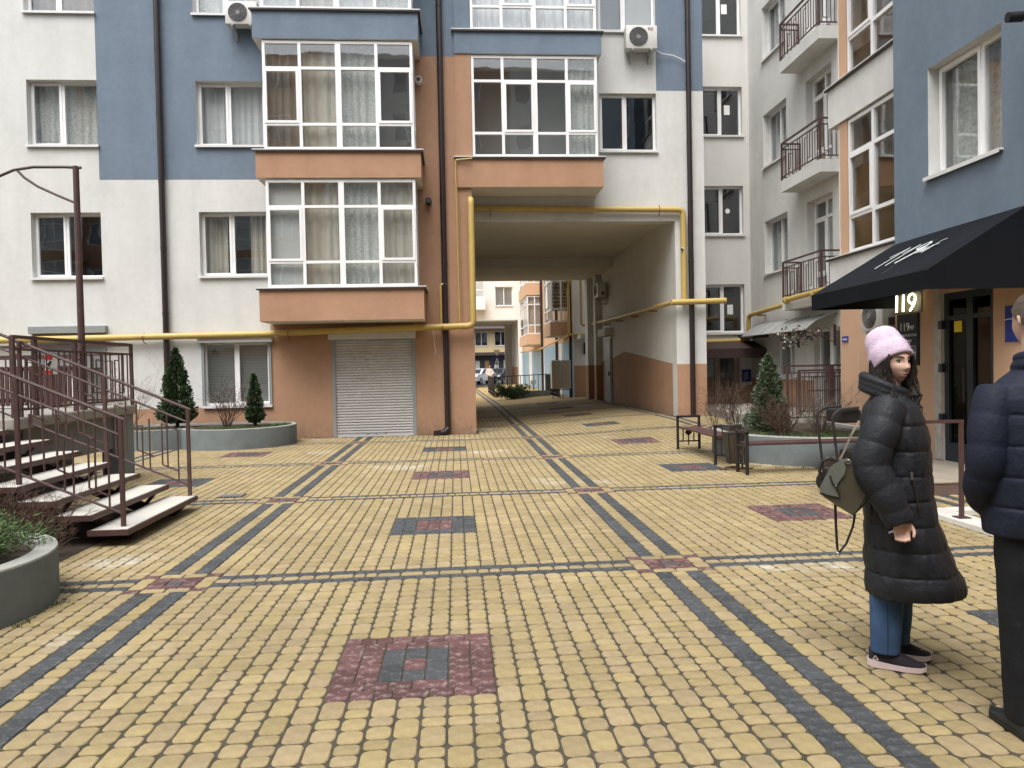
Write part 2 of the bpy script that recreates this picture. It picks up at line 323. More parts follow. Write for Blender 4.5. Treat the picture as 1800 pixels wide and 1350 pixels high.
order = sorted(range(len(PAV)), key=lambda i: (0 if in_frame(PAV[i]) else 1, PAV[i][0] ** 2 + PAV[i][1] ** 2))
near = set(order[:300]); GAP = {'y': .0105, 'd': .006, 'r': .006}; CRN = {'y': .030, 'd': .012, 'r': .014}
cache = {}; OM = {'y': PV_YO, 'd': PV_DO, 'r': PV_RO}
bigv, bigf, bigm = [], [], []; nv = 0; MI = {'y': 0, 'd': 1, 'r': 2}
for i, (x, y, w_, l_, k) in enumerate(PAV):
    jz = random.uniform(-.0015, .0012); z = ground(x, y); ang = random.gauss(0, .006)
    if i in near:
        key = (round(w_, 3), round(l_, 3), k)
        if key not in cache:
            v, f = paver_shape(w_, l_, GAP[k], CRN[k]); me = bpy.data.meshes.new('paver'); me.from_pydata(v.tolist(), [], f); me.materials.append(OM[k])
            cache[key] = me
        o = bpy.data.objects.new('paver', cache[key]); COL.objects.link(o); o.parent = pavement; o.location = (x, y, z + jz); o.rotation_euler = (random.gauss(0, .006), random.gauss(0, .006), ang)
        continue
    v, f = paver_shape(w_, l_, GAP[k], CRN[k]) if y < 15 else lowshape(w_, l_, .008)
    tx, ty = random.gauss(0, .006), random.gauss(0, .006); ca, sa = math.cos(ang), math.sin(ang)
    vv = np.stack([x + v[:, 0] * ca - v[:, 1] * sa, y + v[:, 0] * sa + v[:, 1] * ca, v[:, 2] + z + jz + v[:, 0] * tx + v[:, 1] * ty], 1)
    bigv.append(vv); bigf += [tuple(a + nv for a in t) for t in f]; bigm += [MI[k]] * len(f); nv += len(v)
me = bpy.data.meshes.new('paver_field'); me.from_pydata(np.concatenate(bigv).tolist(), [], bigf)
for m in (PV_Y, PV_D, PV_R): me.materials.append(m)
me.polygons.foreach_set('material_index', bigm); me.update()
o = bpy.data.objects.new('paver_field', me); COL.objects.link(o); o.parent = pavement; tag(o, 'yellow, dark and red pavers farther off', kind='stuff')
# paving of the court beyond the passage: too far to tell the pieces apart
def brick_mat():
    m = bpy.data.materials.new('far_yellow_paving'); m.use_nodes = True; N = m.node_tree.nodes; L = m.node_tree.links; b = N['Principled BSDF']; b.inputs['Roughness'].default_value = .85
    tc = N.new('ShaderNodeTexCoord'); br = N.new('ShaderNodeTexBrick'); br.inputs['Scale'].default_value = 4; br.inputs['Color1'].default_value = (.42, .30, .12, 1); br.inputs['Color2'].default_value = (.36, .26, .11, 1); br.inputs['Mortar'].default_value = (.10, .085, .05, 1); br.inputs['Mortar Size'].default_value = .02
    L.new(tc.outputs['Object'], br.inputs[0]); L.new(br.outputs[0], b.inputs['Base Color']); return m
tag(sheet('far_court_paving', -14, 16, 30.95, 64, -.004, brick_mat(), 40, 20), kind='structure')
for x in (1.55, 1.79):
    s = MB(); s.quad([(x - .06, 30, .002 + ground(x, 30)), (x + .06, 30, .002 + ground(x, 30)), (x + .06 - 0.4, 63, .002 + ground(x, 30)), (x - .06 - 0.4, 63, .002 + ground(x, 30))]); tag(s.build('dark_paving_strip', PV_D, base=(0, 0, 0)), kind='structure')
s = MB(); s.quad([(-60, 64, .01), (60, 64, .01), (60, 84, .01), (-60, 84, .01)]); tag(s.build('far_road', mat('asphalt', (.06, .06, .062), .9, .1, 2), base=(0, 0, 0)), kind='structure')
# drain cover and low weeds in the joints
d = MB(); d.box(-3.08, -2.76, 9.80, 10.04, .0, .008)
dr = d.build('drain_grate', BLACKM); tag(dr, 'small dark square drain grate set in the yellow paving before the stairs', 'drain')
for k in range(7): q = MB(); q.box(-3.06 + k * .042, -3.045 + k * .042, 9.82, 10.02, .008, .013); q.build('bar', PVCG, dr)
# ---------------------------------------------------------------- walls, windows, bays
def wall(parent, F, a0, a1, h0, h1, openings, zones, mats, name='wall', la=(), lh=(), reveal=.2, reveal_mat=0):
    """plastered wall with real openings; zones(a,h) picks the paint of each field"""
    A = sorted(set([a0, a1, *la] + [v for o in openings for v in o[:2]])); Hh = sorted(set([h0, h1, *lh] + [v for o in openings for v in o[2:4]]))
    A = [a for a in A if a0 - 1e-6 <= a <= a1 + 1e-6]; Hh = [h for h in Hh if h0 - 1e-6 <= h <= h1 + 1e-6]; s = MB()
    for i in range(len(A) - 1):
        for j in range(len(Hh) - 1):
            ca, ch = (A[i] + A[i + 1]) / 2, (Hh[j] + Hh[j + 1]) / 2
            if any(o[0] < ca < o[1] and o[2] < ch < o[3] for o in openings): continue
            s.quad([F.p(A[i], 0, Hh[j]), F.p(A[i + 1], 0, Hh[j]), F.p(A[i + 1], 0, Hh[j + 1]), F.p(A[i], 0, Hh[j + 1])], zones(ca, ch))
    for o in openings:
        p, q, b, t = o[:4]; t = min(t, h1); d = o[4] if len(o) > 4 else reveal
        for e in (((p, 0, b), (p, -d, b), (p, -d, t), (p, 0, t)), ((q, 0, b), (q, 0, t), (q, -d, t), (q, -d, b)), ((p, 0, t), (p, -d, t), (q, -d, t), (q, 0, t)), ((p, 0, b), (q, 0, b), (q, -d, b), (p, -d, b))):
            s.quad([F.p(*x) for x in e], reveal_mat)
    return s.build(name, mats, parent)
def curtain(parent, F, a0, a1, h0, h1, b, m, folds=9, amp=.03, name='curtain'):
    s = MB(); n = max(8, int(folds * 8)); ph = random.random() * 6; top = []; bot = []
    for i in range(n + 1):
        t = i / n; a = a0 + (a1 - a0) * t; w1 = math.sin(t * folds * 6.283 + ph + 1.3 * math.sin(t * 7 + ph)) * amp
        bot.append(F.p(a + .3 * amp * math.sin(t * 23), b + w1, h0)); top.append(F.p(a, b + w1 * .6, h1))
    for i in range(n): s.quad([bot[i], bot[i + 1], top[i + 1], top[i]])
    return s.build(name, m, parent, smooth=True, ang=80)
def blind(parent, F, a0, a1, h0, h1, b, m, pitch=.06, name='blind'):
    s = MB(); k = 0; h = h0
    while h < h1 - .01: s.quad([F.p(a0, b - .012, h), F.p(a1, b - .012, h), F.p(a1, b + .012, h + pitch * .9), F.p(a0, b + .012, h + pitch * .9)], 0); h += pitch
    return s.build(name, m, parent)
def interior(parent, F, a0, a1, h0, h1, b0, b1, m):
    s = MB(); c = [(a0, h0), (a1, h0), (a1, h1), (a0, h1)]
    for i in range(4):
        p, q = c[i], c[(i + 1) % 4]; s.quad([F.p(p[0], b0, p[1]), F.p(q[0], b0, q[1]), F.p(q[0], b1, q[1]), F.p(p[0], b1, p[1])])
    s.quad([F.p(a, b1, h) for a, h in c]); return s.build('interior', m, parent)
def glazing(parent, F, a0, a1, h0, h1, cols, rows, b=0., t=.055, dep=.06, sash=(), name='window', fm=None, wide=()):
    """plastic frame with mullions and transoms; cols/rows are the split positions; each pane is its own piece"""
    fm = fm or PVC; s = MB(); X = [a0, *cols, a1]; Y = [h0, *rows, h1]
    s.box(a0, a1, b - dep, b, h0, h0 + t, 0, F); s.box(a0, a1, b - dep, b, h1 - t, h1, 0, F); s.box(a0, a0 + t, b - dep, b, h0 + t, h1 - t, 0, F); s.box(a1 - t, a1, b - dep, b, h0 + t, h1 - t, 0, F)
    for i, c in enumerate(cols):
        k = t * (1.0 if i in wide else .55); s.box(c - k, c + k, b - dep, b + .004, h0 + t, h1 - t, 0, F)
    for r in rows:
        xs = [(X[i] + (t if i == 0 else t * (1.0 if (i - 1) in wide else .55)), X[i + 1] - (t if i == len(X) - 2 else t * (1.0 if i in wide else .55))) for i in range(len(X) - 1)]
        for p, q in xs: s.box(p, q, b - dep, b + .002, r - t * .5, r + t * .5, 0, F)
    for (i, j) in sash:
        p, q, u, v = X[i] + t * .5, X[i + 1] - t * .5, Y[j] + t * .4, Y[j + 1] - t * .4; e = .055
        for bx in ((p, q, u, u + e), (p, q, v - e, v), (p, p + e, u + e, v - e), (q - e, q, u + e, v - e)): s.box(bx[0], bx[1], b - dep * .5, b + .018, bx[2], bx[3], 0, F)
    o = s.build(name, fm, parent)
    for i in range(len(X) - 1):
        for j in range(len(Y) - 1):
            g_ = MB(); e = t * .45; g_.box(X[i] + e, X[i + 1] - e, b - dep * .6, b - dep * .42, Y[j] + e, Y[j + 1] - e, 0, F); g_.build('pane', GLASS, o)
    return o
def window(parent, F, a0, a1, h0, h1, rec=.16, split=.47, sash=0, cur='lace', room=None, gaps=None, sillw=.06):
    o = glazing(parent, F, a0, a1, h0 + .035, h1, [a0 + (a1 - a0) * split] if split else [], [], -rec, .06, .07, [(sash, 0)] if sash is not None else [])
    s = MB(); s.box(a0 - .03, a1 + .03, -rec - .05, sillw, h0 + .006, h0 + .03, 0, F); s.box(a0 - .03, a1 + .03, sillw, sillw + .008, h0 - .025, h0 + .03, 0, F); s.build('sill', SILL, o)
    interior(o, F, a0 - .02, a1 + .02, h0 - .02, h1 + .02, -rec - .06, -rec - 2.2, room or ROOM)
    b = -rec - .2
    if cur == 'lace': curtain(o, F, a0, a1, h0, h1, b, LACE, 10, .03)
    elif cur == 'white': curtain(o, F, a0, a1, h0, h1, b, WCURT, 9, .035)
    elif cur == 'drape': curtain(o, F, a0, a0 + (a1 - a0) * .36, h0, h1, b, DRAPE, 4, .04); curtain(o, F, a1 - (a1 - a0) * .3, a1, h0, h1, b, DRAPE, 4, .04)
    elif cur == 'dark': curtain(o, F, a0, a1, h0, h1, b - .1, BROWNC, 6, .05)
    elif cur == 'blind': blind(o, F, a0, a1, h0, h1, b + .1, BLIND)
    elif cur == 'half': blind(o, F, a0, (a0 + a1) / 2, h0, h1, b + .1, GBLIND, .09); blind(o, F, (a0 + a1) / 2, a1, h0, h1, b + .1, BLIND, .09)
    return o
def downpipe(pts, label, r=.058, shoe=True):
    t = root('downpipe', pts[-1], label, 'downpipe', 'dark brown downpipes')
    s = MB(); s.tube(bend(pts, .1), r, 12); s.build('pipe', PIPE, t, smooth=True)
    top, bot = Vector(pts[0]), Vector(pts[-1]); k = 0
    z = bot.z + .9
    while z < top.z:
        c = MB(); c.tube([(pts[0][0], pts[0][1], z), (pts[0][0], pts[0][1], z + .05)], r + .007, 12); c.box(pts[0][0] - .01, pts[0][0] + .01, pts[0][1], pts[0][1] + .14, z + .015, z + .035); c.build('clamp', PIPE, t, smooth=True); z += 1.53
    return t
def ac_unit(loc, F, label, w=.78, h=.53, d=.28, side=1):
    """outdoor condenser hung on brackets; F has its origin at the unit's lower left on the wall"""
    t = root('ac_unit', F.p(0, 0, 0), label, 'air conditioner', 'outdoor air conditioner units')
    s = MB(); s.cbox(0, w, .10, .10 + d, 0, h, .015, 0, F); s.build('casing', ACW, t, smooth=True)
    c = F.p(w * (.40 if side > 0 else .60), .10 + d, h * .5); n = F.n; R_ = h * .41
    s = MB(); s.disc(c, n, R_, 28, 0, .006); s.build('fan_opening', ACG, t)
    s = MB(); x = F.u; y = Vector((0, 0, 1))
    for rr in np.linspace(.25, 1.0, 6): s.tube([c + n * .014 + (x * math.cos(q) + y * math.sin(q)) * R_ * rr for q in np.linspace(0, 6.283, 29)], .004, 4, cap=False)
    for q in np.linspace(0, 6.283, 13)[:-1]: s.bar(c + n * .012, c + n * .012 + (x * math.cos(q) + y * math.sin(q)) * R_, .003)
    s.disc(c + n * .012, n, R_ * .22, 16, 0, .006); s.build('fan_grille', ACR, t)
    for a in (.14, w - .18):
        s = MB(); s.box(a, a + .04, 0, .10 + d + .02, -.045, -.002, 0, F); s.box(a, a + .04, 0, .03, -.26, -.045, 0, F); s.bar(F.p(a + .02, .02, -.25), F.p(a + .02, d + .06, -.04), .012); s.build('bracket', PVCG, t)
    s = MB(); s.box(w - .01, w + .015, .16, .26, .08, .2, 0, F); s.build('service_valve', ACG, t)
    return t
def railing(t, p, q, h, n, post=.022, meander=True, post_ends=(1, 1), base=None):
    """brown square-bar railing between p and q (points on its foot line), with every bar its own piece"""
    p = Vector(p); q = Vector(q); up = Vector((0, 0, 1)); L_ = (q - p).length; d = (q - p) / L_
    for z, r in ((h, .02), (h - .14, .013), (.09, .013)): s = MB(); s.bar(p + up * z, q + up * z, r); s.build('rail', STEEL, t)
    for i, e in enumerate((p, q)):
        if post_ends[i]: s = MB(); s.bar(e - up * .0, e + up * (h + .01), post); s.build('post', STEEL, t)
    for i in range(1, n):
        c = p + d * (L_ * i / n); s = MB(); m = i % 4
        lo, hi = (.09, h - .14) if m in (1, 3) else (.09, h - .24) if m == 2 else (.2, h - .14)
        s.bar(c + up * lo, c + up * hi, .008)
        if meander and m == 2: s.bar(c + up * (h - .24), c + d * (L_ / n) * .95 + up * (h - .24), .008)
        if meander and m == 0: s.bar(c + up * .2, c - d * (L_ / n) * .95 + up * .2, .008)
        s.build('baluster', STEEL, t)
# ---------------------------------------------------------------- the block with the passage
def soffit_box(s, x0, x1, y0, y1, z0, z1, front=0, under=1):
    s.box(x0, x1, y0, y1, z0, z1, front); s.quad([(x0 + .002, y0 + .002, z0 - .003), (x1 - .002, y0 + .002, z0 - .003), (x1 - .002, y1, z0 - .003), (x0 + .002, y1, z0 - .003)], under)
def bay(parent, x0, x1, y0, y1, levels, gx0, gx1, sash, curs, pier=None, depthside=True):
    """projecting bay: levels = [(parapet bottom, parapet top, glazing top, paint)]"""
    for li, (pb, pt, gt, paint) in enumerate(levels):
        s = MB(); soffit_box(s, x0, x1, y0, y1, pb, pt, 0, 1); p = s.build('bay_parapet', [paint, SOFFIT], parent)
        s = MB(); s.box(x0 - .06, x1 + .06, y0 - .06, y1, pt + .004, pt + .026, 0); s.box(x0 - .055, x1 + .055, y0 - .052, y0 - .012, pt - .03, pt + .002, 1); s.box(x1 + .012, x1 + .05, y0 - .012, y1, pt - .03, pt + .002, 1); s.build('sheet_cap', [SILL, FLASH_SHADOW], p)  # white cap, with its shadow painted as a dark strip beneath
        if gt is None: continue
        F = Fr((0, y0 + .05, 0), (1, 0, 0), (0, -1, 0)); w = gx1 - gx0; H = gt - pt - .03; z0 = pt + .03
        cols = [gx0 + w * q for q in (.245, .5, .755)]; rows = [z0 + H * .235, z0 + H * .75]
        o = glazing(parent, F, gx0, gx1, z0, gt, cols, rows, 0, .062, .07, sash, 'bay_window', None, (1,))
        for sx, n in ((gx1, 1), (gx0, -1)):
            Fs = Fr((sx - .004 * n, y0 + .125 if n > 0 else y1, 0), (0, n, 0), (n, 0, 0)); dd = y1 - y0 - .125
            glazing(parent, Fs, .0, dd, z0, gt, [dd * .5], rows, 0, .06, .06, (), 'bay_side_window')
        X = [gx0 + .05, *cols, gx1 - .05]
        q = MB(); q.quad([(gx0, y1 - .03, z0), (gx1, y1 - .03, z0), (gx1, y1 - .03, gt), (gx0, y1 - .03, gt)]); q.build('room_back', ROOM, o)
        for i, c in enumerate(curs[li]):
            if c is None: continue
            kind, m = c; a, b = X[i] - .01, X[i + 1] + .01
            if kind == 'b': blind(o, F, a, b, z0, gt, -.16, m, .11)
            elif kind == 'r': q = MB(); q.box(a, b, -.16, -.155, z0, gt - .0, 0, F); q.build('roller_blind', m, o)
            else: curtain(o, F, a, b, z0, gt, -.22, m, 4 if kind == 'c' else 5.5, .035)
    return
S1 = root('apartment_building', (-3, 18.2, 0), 'white, blue and orange apartment block with glazed bays and a driveway passage through it', 'building')
F1 = Fr((0, 18.2, 0), (1, 0, 0), (0, -1, 0)); F2 = Fr((0, 19.2, 0), (1, 0, 0), (0, -1, 0))
TOP = 13.2
opsA = [(a, b, z, z + 1.53, .17) for a, b in ((-9.71, -8.15), (-5.93, -4.38)) for z in (.79, 3.85, 6.90, 9.95)] + [(-13.4, -11.85, z, z + 1.53, .17) for z in (3.85, 6.9, 9.95)] + [(-2.93, -.99, 0.0, 2.33, .1)]
def z1(a, h):
    if h < .785: return 2
    if a > -4.36: return 2 if h < 9.05 else 1
    if -8.15 < a and h > 6.13: return 1
    return 0
wall(S1, F1, -15, .47, 0, TOP, opsA, z1, [WHITE, BLUE, ORANGE], la=(-8.15, -4.36), lh=(.785, 6.13, 9.05))
CURS = {(-9.71, 3.85): None, (-9.71, 6.9): 'lace', (-9.71, 9.95): 'dark', (-5.93, 3.85): 'drape', (-5.93, 6.9): 'white', (-5.93, 9.95): 'lace'}
for (a, b, z, t, d) in opsA[:8]:
    if z < 1: continue
    window(S1, F1, a, b, z, t, .17, .47, 0, CURS[(a, z)], ROOMD if a < -9 and z < 4 else None)
for (a, b, z, t, d) in opsA[8:11]: window(S1, F1, a, b, z, t, .17, .47, 0, 'white')
wB = window(S1, F1, -5.93, -4.38, .79, 2.32, .10, .47, 1, 'blind'); wA = window(S1, F1, -9.71, -8.15, .79, 2.32, .10, .47, 0, 'blind')
for wo_, a, b, drop in ((wB, -5.93, -4.38, 0), (wA, -9.71, -8.15, .75)):    # roller shutter boxes and guides on the ground floor windows
    dz = .28 if drop else 0
    s = MB(); s.cbox(a - .08, b + .08, -.06, .14, 2.30 + dz, 2.47 + dz, .012, 0, F1); s.build('shutter_box', SHUTB if not drop else SHUTG, wo_)
    for e in (a - .03, b - .03): s = MB(); s.box(e, e + .06, -.02, .035, .78, 2.30 + dz, 0, F1); s.build('shutter_guide', SHUTG, wo_)
    if drop:
        s = MB(); z = 2.30 + dz
        while z > 2.30 + dz - drop: s.box(a + .03, b - .03, -.005, .012, z - .05, z - .006, 0, F1); z -= .05
        tag(s.build('shutter_slats', SHUTG, wo_), kind='stuff')
CD = ('c', DRAPE); CBn = ('c', BROWNC); CL = ('c', LACE); CWh = ('c', WCURT); RB = ('r', BLIND)
bay(S1, -4.32, -.68, 17.1, 18.2, [(2.72, 3.44, 5.87, ORANGE), (5.9, 6.5, 8.94, ORANGE), (8.97, 9.6, 12.1, BLUE), (12.1, 12.7, None, BLUE)], -4.13, -.82, [(0, 1), (3, 1)],
    [[RB, CD, CL, CD], [CBn, CD, CL, None], [CWh, CD, CWh, CL]])
bay(S1, .12, 3.68, 18.13, 19.2, [(5.93, 6.63, 9.08, ORANGE), (9.11, 9.65, 12.1, BLUE), (12.1, 12.7, None, BLUE)], .52, 3.57, [(1, 1), (3, 1)], [[None, None, None, CL], [CWh, CWh, CWh, CWh]])
for z0, z1_, m in ((6.656, 9.1, ORANGE), (9.68, 12.1, BLUE)): s = MB(); s.box(.13, .51, 18.16, 19.2, z0, z1_); s.build('bay_pier', m, S1)
# roller shutter door of the ground floor garage
t = root('roller_shutter_door', (-1.96, 18.15, 0), 'closed grey roller shutter door in the orange wall', 'shutter')
s = MB(); z = .07; i = 0
while z < 2.30: s.add([F1.p(a, b, h) for h, b in ((z, -.052), (z + .022, -.024), (z + .046, -.024), (z + .062, -.05)) for a in (-2.87, -1.05)], [(0, 1, 3, 2), (2, 3, 5, 4), (4, 5, 7, 6)]); z += .066
tag(s.build('slats', SHUT, t), kind='stuff')
for e in (-2.95, -1.05): s = MB(); s.box(e, e + .085, -.09, .012, 0, 2.32, 0, F1); s.build('guide_rail', SHUTG, t)
s = MB(); s.cbox(-3.0, -.94, -.07, .15, 2.33, 2.50, .012, 0, F1); s.build('shutter_box', SHUTB, t)
s = MB(); s.box(-2.87, -1.05, -.055, -.02, .0, .068, 0, F1); s.build('bottom_bar', SHUT, t)
for q in (-2.15, -1.95, -1.73): s = MB(); s.box(q, q + .03, -.02, -.005, .055, .075, 0, F1); s.build('lock', ACG, t)
# right half above the passage
opsR = [(.47, 5.75, 0, 5.3, .4), (3.82, 5.3, 7.07, 8.57, .12), (3.82, 5.3, 10.12, 11.65, .12)]
def z2(a, h):
    if a > 5.7 and h < 1.58: return 2
    if a > 5.31 and h > 8.64: return 1
    return 0
wall(S1, F2, .47, 6.54, 0, TOP, opsR, z2, [WHITE, BLUE, ORANGE], la=(5.31,), lh=(1.58, 8.64))
window(S1, F2, 3.82, 5.3, 7.07, 8.57, .12, .47, 0, None, ROOMD); window(S1, F2, 3.82, 5.3, 10.12, 11.65, .12, .47, 0, 'half')
s = MB()                                       # side faces of the block
s.quad([(.47, 18.2, 0), (.47, 19.2, 0), (.47, 19.2, TOP), (.47, 18.2, TOP)]); s.quad([(6.54, 19.2, 1.58), (6.54, 31, 1.58), (6.54, 31, TOP), (6.54, 19.2, TOP)]); s.quad([(6.54, 19.2, 0), (6.54, 31, 0), (6.54, 31, 1.58), (6.54, 19.2, 1.58)], 1)
s.build('side_wall', [WHITE, ORANGE], S1)
s = MB(); s.quad([(-15, 18.2, TOP), (.47, 18.2, TOP), (.47, 31, TOP), (-15, 31, TOP)]); s.quad([(.47, 19.2, TOP), (6.54, 19.2, TOP), (6.54, 31, TOP), (.47, 31, TOP)]); s.build('roof', SOFFIT, S1)
# passage: walls, ceiling, beams
s = MB(); YE = 31.0
s.quad([(.47, 19.2, 0), (.47, YE, 0), (.47, YE, 1.6), (.47, 19.2, 1.6)], 1); s.quad([(.47, 19.2, 1.6), (.47, YE, 1.6), (.47, YE, 5.6), (.47, 19.2, 5.6)])
ln = [(19.6, 1.60), (25.3, 2.05), (27.0, 1.86), (YE, 1.62)]
for (ya, za), (yb, zb) in zip(ln[:-1], ln[1:]):
    s.quad([(5.75, ya, 0), (5.75, ya, za), (5.75, yb, zb), (5.75, yb, 0)], 1); s.quad([(5.75, ya, za), (5.75, ya, 5.6), (5.75, yb, 5.6), (5.75, yb, zb)])
s.build('passage_wall', [GREYW, ORANGE], S1)
s = MB(); s.quad([(.47, 19.6, 5.48), (5.75, 19.6, 5.48), (5.75, YE, 5.48), (.47, YE, 5.48)], 1); s.build('passage_ceiling', [GREYW, SOFFIT], S1)
s = MB(); s.box(.47, 5.75, 19.21, 19.6, 5.312, 5.6); s.build('passage_lintel', GREYW, S1)
s = MB(); s.box(.47, 5.75, 26.9, YE, 5.14, 5.48); s.build('passage_beam', GREYW, S1)
s = MB(); s.box(5.50, 5.75, 29.2, 29.6, 1.6, 5.14, 0); s.box(5.50, 5.75, 29.2, 29.6, 0, 1.6, 1); s.box(5.40, 6.3, 30.4, 30.998, 1.6, 5.5, 0); s.box(5.40, 6.3, 30.4, 30.998, 0, 1.6, 1); s.build('passage_pier', [GREYW, ORANGE], S1)
s = MB(); s.quad([(5.75, YE, 0), (7, YE, 0), (7, YE, TOP), (5.75, YE, TOP)]); s.quad([(-15, YE, 0), (.47, YE, 0), (.47, YE, TOP), (-15, YE, TOP)]); s.quad([(.47, YE, 5.14), (5.75, YE, 5.14), (5.75, YE, TOP), (.47, YE, TOP)]); s.build('back_wall', GREYW, S1)
Fp = Fr((5.75, 0, 0), (0, -1, 0), (-1, 0, 0))
t = root('steel_door', (5.7, 27.8, .2), 'grey steel service door in the passage side wall', 'door')
s = MB(); s.box(-28.4, -27.25, .0, .05, .2, 2.65, 0, Fp); s.build('frame', PVCG, t); s = MB(); s.box(-28.32, -27.33, .05, .075, .22, 2.58, 0, Fp); s.build('leaf', mat('steel_door_grey', (.17, .19, .18), .5, .08, 3), t); s = MB(); s.box(-28.5, -27.1, 0, .3, 2.68, 2.95, 0, Fp); s.build('header_box', GREYW, t)
s = MB(); s.box(-27.5, -27.46, .075, .13, 1.2, 1.35, 0, Fp); s.build('handle', BLACKM, t)
ac_unit(None, Fr((5.75, 28.6, 4.15), (0, -1, 0), (-1, 0, 0)), 'grey air conditioner unit high on the passage wall under the beam', .8, .55, .3)
# downpipes, vents, air conditioners, cameras on this block
downpipe([(-6.72, 18.1, TOP), (-6.72, 18.1, .55)], 'dark brown downpipe left of the left bay, behind the tall cone shrub', .068)
t = downpipe([(-.22, 18.1, TOP), (-.22, 18.1, .10)], 'dark brown downpipe between the two bays, ending in a kicked-out shoe', .07)
s = MB(); s.tube([(-.22, 18.1, .14), (-.30, 18.02, .06), (-.44, 17.98, .045)], .085, 12); s.box(-.56, -.38, 17.9, 18.08, .0, .11); s.build('shoe', PIPE, t, smooth=True)
downpipe([(6.13, 19.1, TOP), (6.13, 19.1, .24)], 'dark brown downpipe on the white pier right of the passage', .068)
for (x, z, m, lb) in ((-.73, 8.43, PVC, 'white round vent pipe beside the upper window of the left bay'), (-.56, 5.58, BLACK, 'black round vent pipe in the orange wall beside the left bay')):
    s = MB(); s.tube([(x, 18.2, z), (x, 17.98, z)], .075, 16, 0); s.disc((x, 17.978, z), (0, -1, 0), .055, 16, 1, .004); o = s.build('vent_pipe', [m, ACG], None, True); tag(o, lb, 'vent pipe')
ac_unit(None, Fr((-5.10, 18.2, 9.60), (1, 0, 0), (0, -1, 0)), 'white air conditioner unit with round fan beside the top left bay', .72, .52, .26)
t = ac_unit(None, Fr((4.46, 19.2, 9.57), (1, 0, 0), (0, -1, 0)), 'white air conditioner unit under the striped blinds right of the right bay', .80, .58, .26)
for sgn, m in ((0, BLACK), (1, RED)):
    s = MB(); s.tube(arc((5.06 + sgn * .07, 18.836, 10.06), .03, 40, 320, 8), .007, 5); s.build('logo', m, t)
s = MB(); s.tube([(5.2, 18.98, 9.62), (5.45, 19.1, 9.55), (5.75, 19.13, 9.52), (5.98, 19.13, 9.42), (6.06, 19.12, 9.36)], .012, 6); tag(s.build('drain_hose', PVC, None, True), 'thin white hose from the right air conditioner to the downpipe', 'hose')
def cctv(p, d, label, l=.22, r=.04, cat='camera'):
    t = root('security_camera', p, label, cat); p = Vector(p); d = Vector(d).normalized()
    s = MB(); s.tube([p, p + d * l], r, 14); s.build('body', PVC, t, True); s = MB(); s.disc(p + d * l, d, r * .82, 14, 0, .006); s.build('lens', BLACK, t)
    s = MB(); s.bar(p + d * l * .3, p + d * l * .3 + Vector((0, 0, .09)), .012); s.box(p.x - .05, p.x + .05, p.y - .03 + d.y * l * .3, p.y + .05 + d.y * l * .3, p.z + .09, p.z + .16); s.build('mount', PVC, t); return t
cctv((5.93, 19.1, 4.56), (-.5, -.8, -.2), 'small white security camera beside the yellow pipe on the passage pier', .14, .035)
# yellow gas pipes
t = root('gas_pipe', (-4, 18.05, 0), 'thick yellow gas pipe running along the facade and framing the passage', 'gas pipe')
path = [(-15, 18.04, 2.40), (-4.3, 18.04, 2.49), (-4.2, 18.0, 2.5), (.44, 17.96, 2.60), (.44, 17.96, 5.62), (.44, 19.08, 5.62), (5.93, 19.08, 5.56), (5.93, 19.08, 3.22)]
s = MB(); s.tube(bend(path, .14), .075, 12); s.build('pipe', GAS, t, True)
s = MB(); s.tube(bend([(5.56, 19.0, 3.17), (7.0, 19.0, 3.20)], .1), .075, 12); s.build('branch', GAS, t, True)
s = MB(); s.tube(bend([(5.60, 19.02, 3.17), (5.60, 25, 3.22), (5.60, 31.5, 3.3), (5.35, 31.6, 3.3), (5.35, 31.6, 5.6)], .12), .06, 10); s.build('passage_run', GAS, t, True)
for x, y, z in ((-11.5, 18.04, 2.43), (-7.2, 18.04, 2.465), (-3.9, 18.0, 2.5), (-.3, 17.97, 2.58)): s = MB(); s.tube([(x, 18.18, z - .16), (x, y - .03, z - .12), (x, y - .09, z), (x + .01, y, z + .085)], .012, 5); s.build('hook', GASD, t)
for x in (.95, 5.3): s = MB(); s.tube([(x, 19.18, 5.42), (x, 19.05, 5.45), (x, 18.99, 5.56), (x, 19.05, 5.68)], .012, 5); s.build('hook', GASD, t)
for y in (21, 23.2, 25.4, 27.5): s = MB(); s.box(5.5, 5.75, y, y + .05, 3.08, 3.12); s.build('bracket', GASD, t)
for x in (-.05, .25, -.95): s = MB(); s.tube([(x, 17.965, 2.585), (x + .05, 17.965, 2.586)], .084, 12); s.build('collar', GAS, t, True)
s = MB(); s.tube(bend([(-.32, 18.06, 2.6), (-.32, 18.06, 3.60), (-.18, 18.06, 3.62)], .05), .024, 8); tag(s.build('thin_gas_pipe', GAS, None, True), 'short thin yellow pipe rising beside the central downpipe', 'gas pipe', 'thin yellow pipes')
s = MB(); s.tube(bend([(.12, 18.08, 2.62), (.10, 18.08, 6.56), (.50, 18.02, 6.58)], .05), .020, 8); tag(s.build('thin_gas_pipe', GAS, None, True), 'long thin yellow pipe rising to the right bay sill', 'gas pipe', 'thin yellow pipes')
s = MB(); s.tube([(-.52, 18.15, 2.5), (-.50, 18.12, 2.2), (-.47, 18.14, 1.98), (-.50, 18.16, 1.95)], .006, 5); tag(s.build('loose_cable', PVC, None, True), 'loose white cable hanging beside the roller shutter', 'cable')

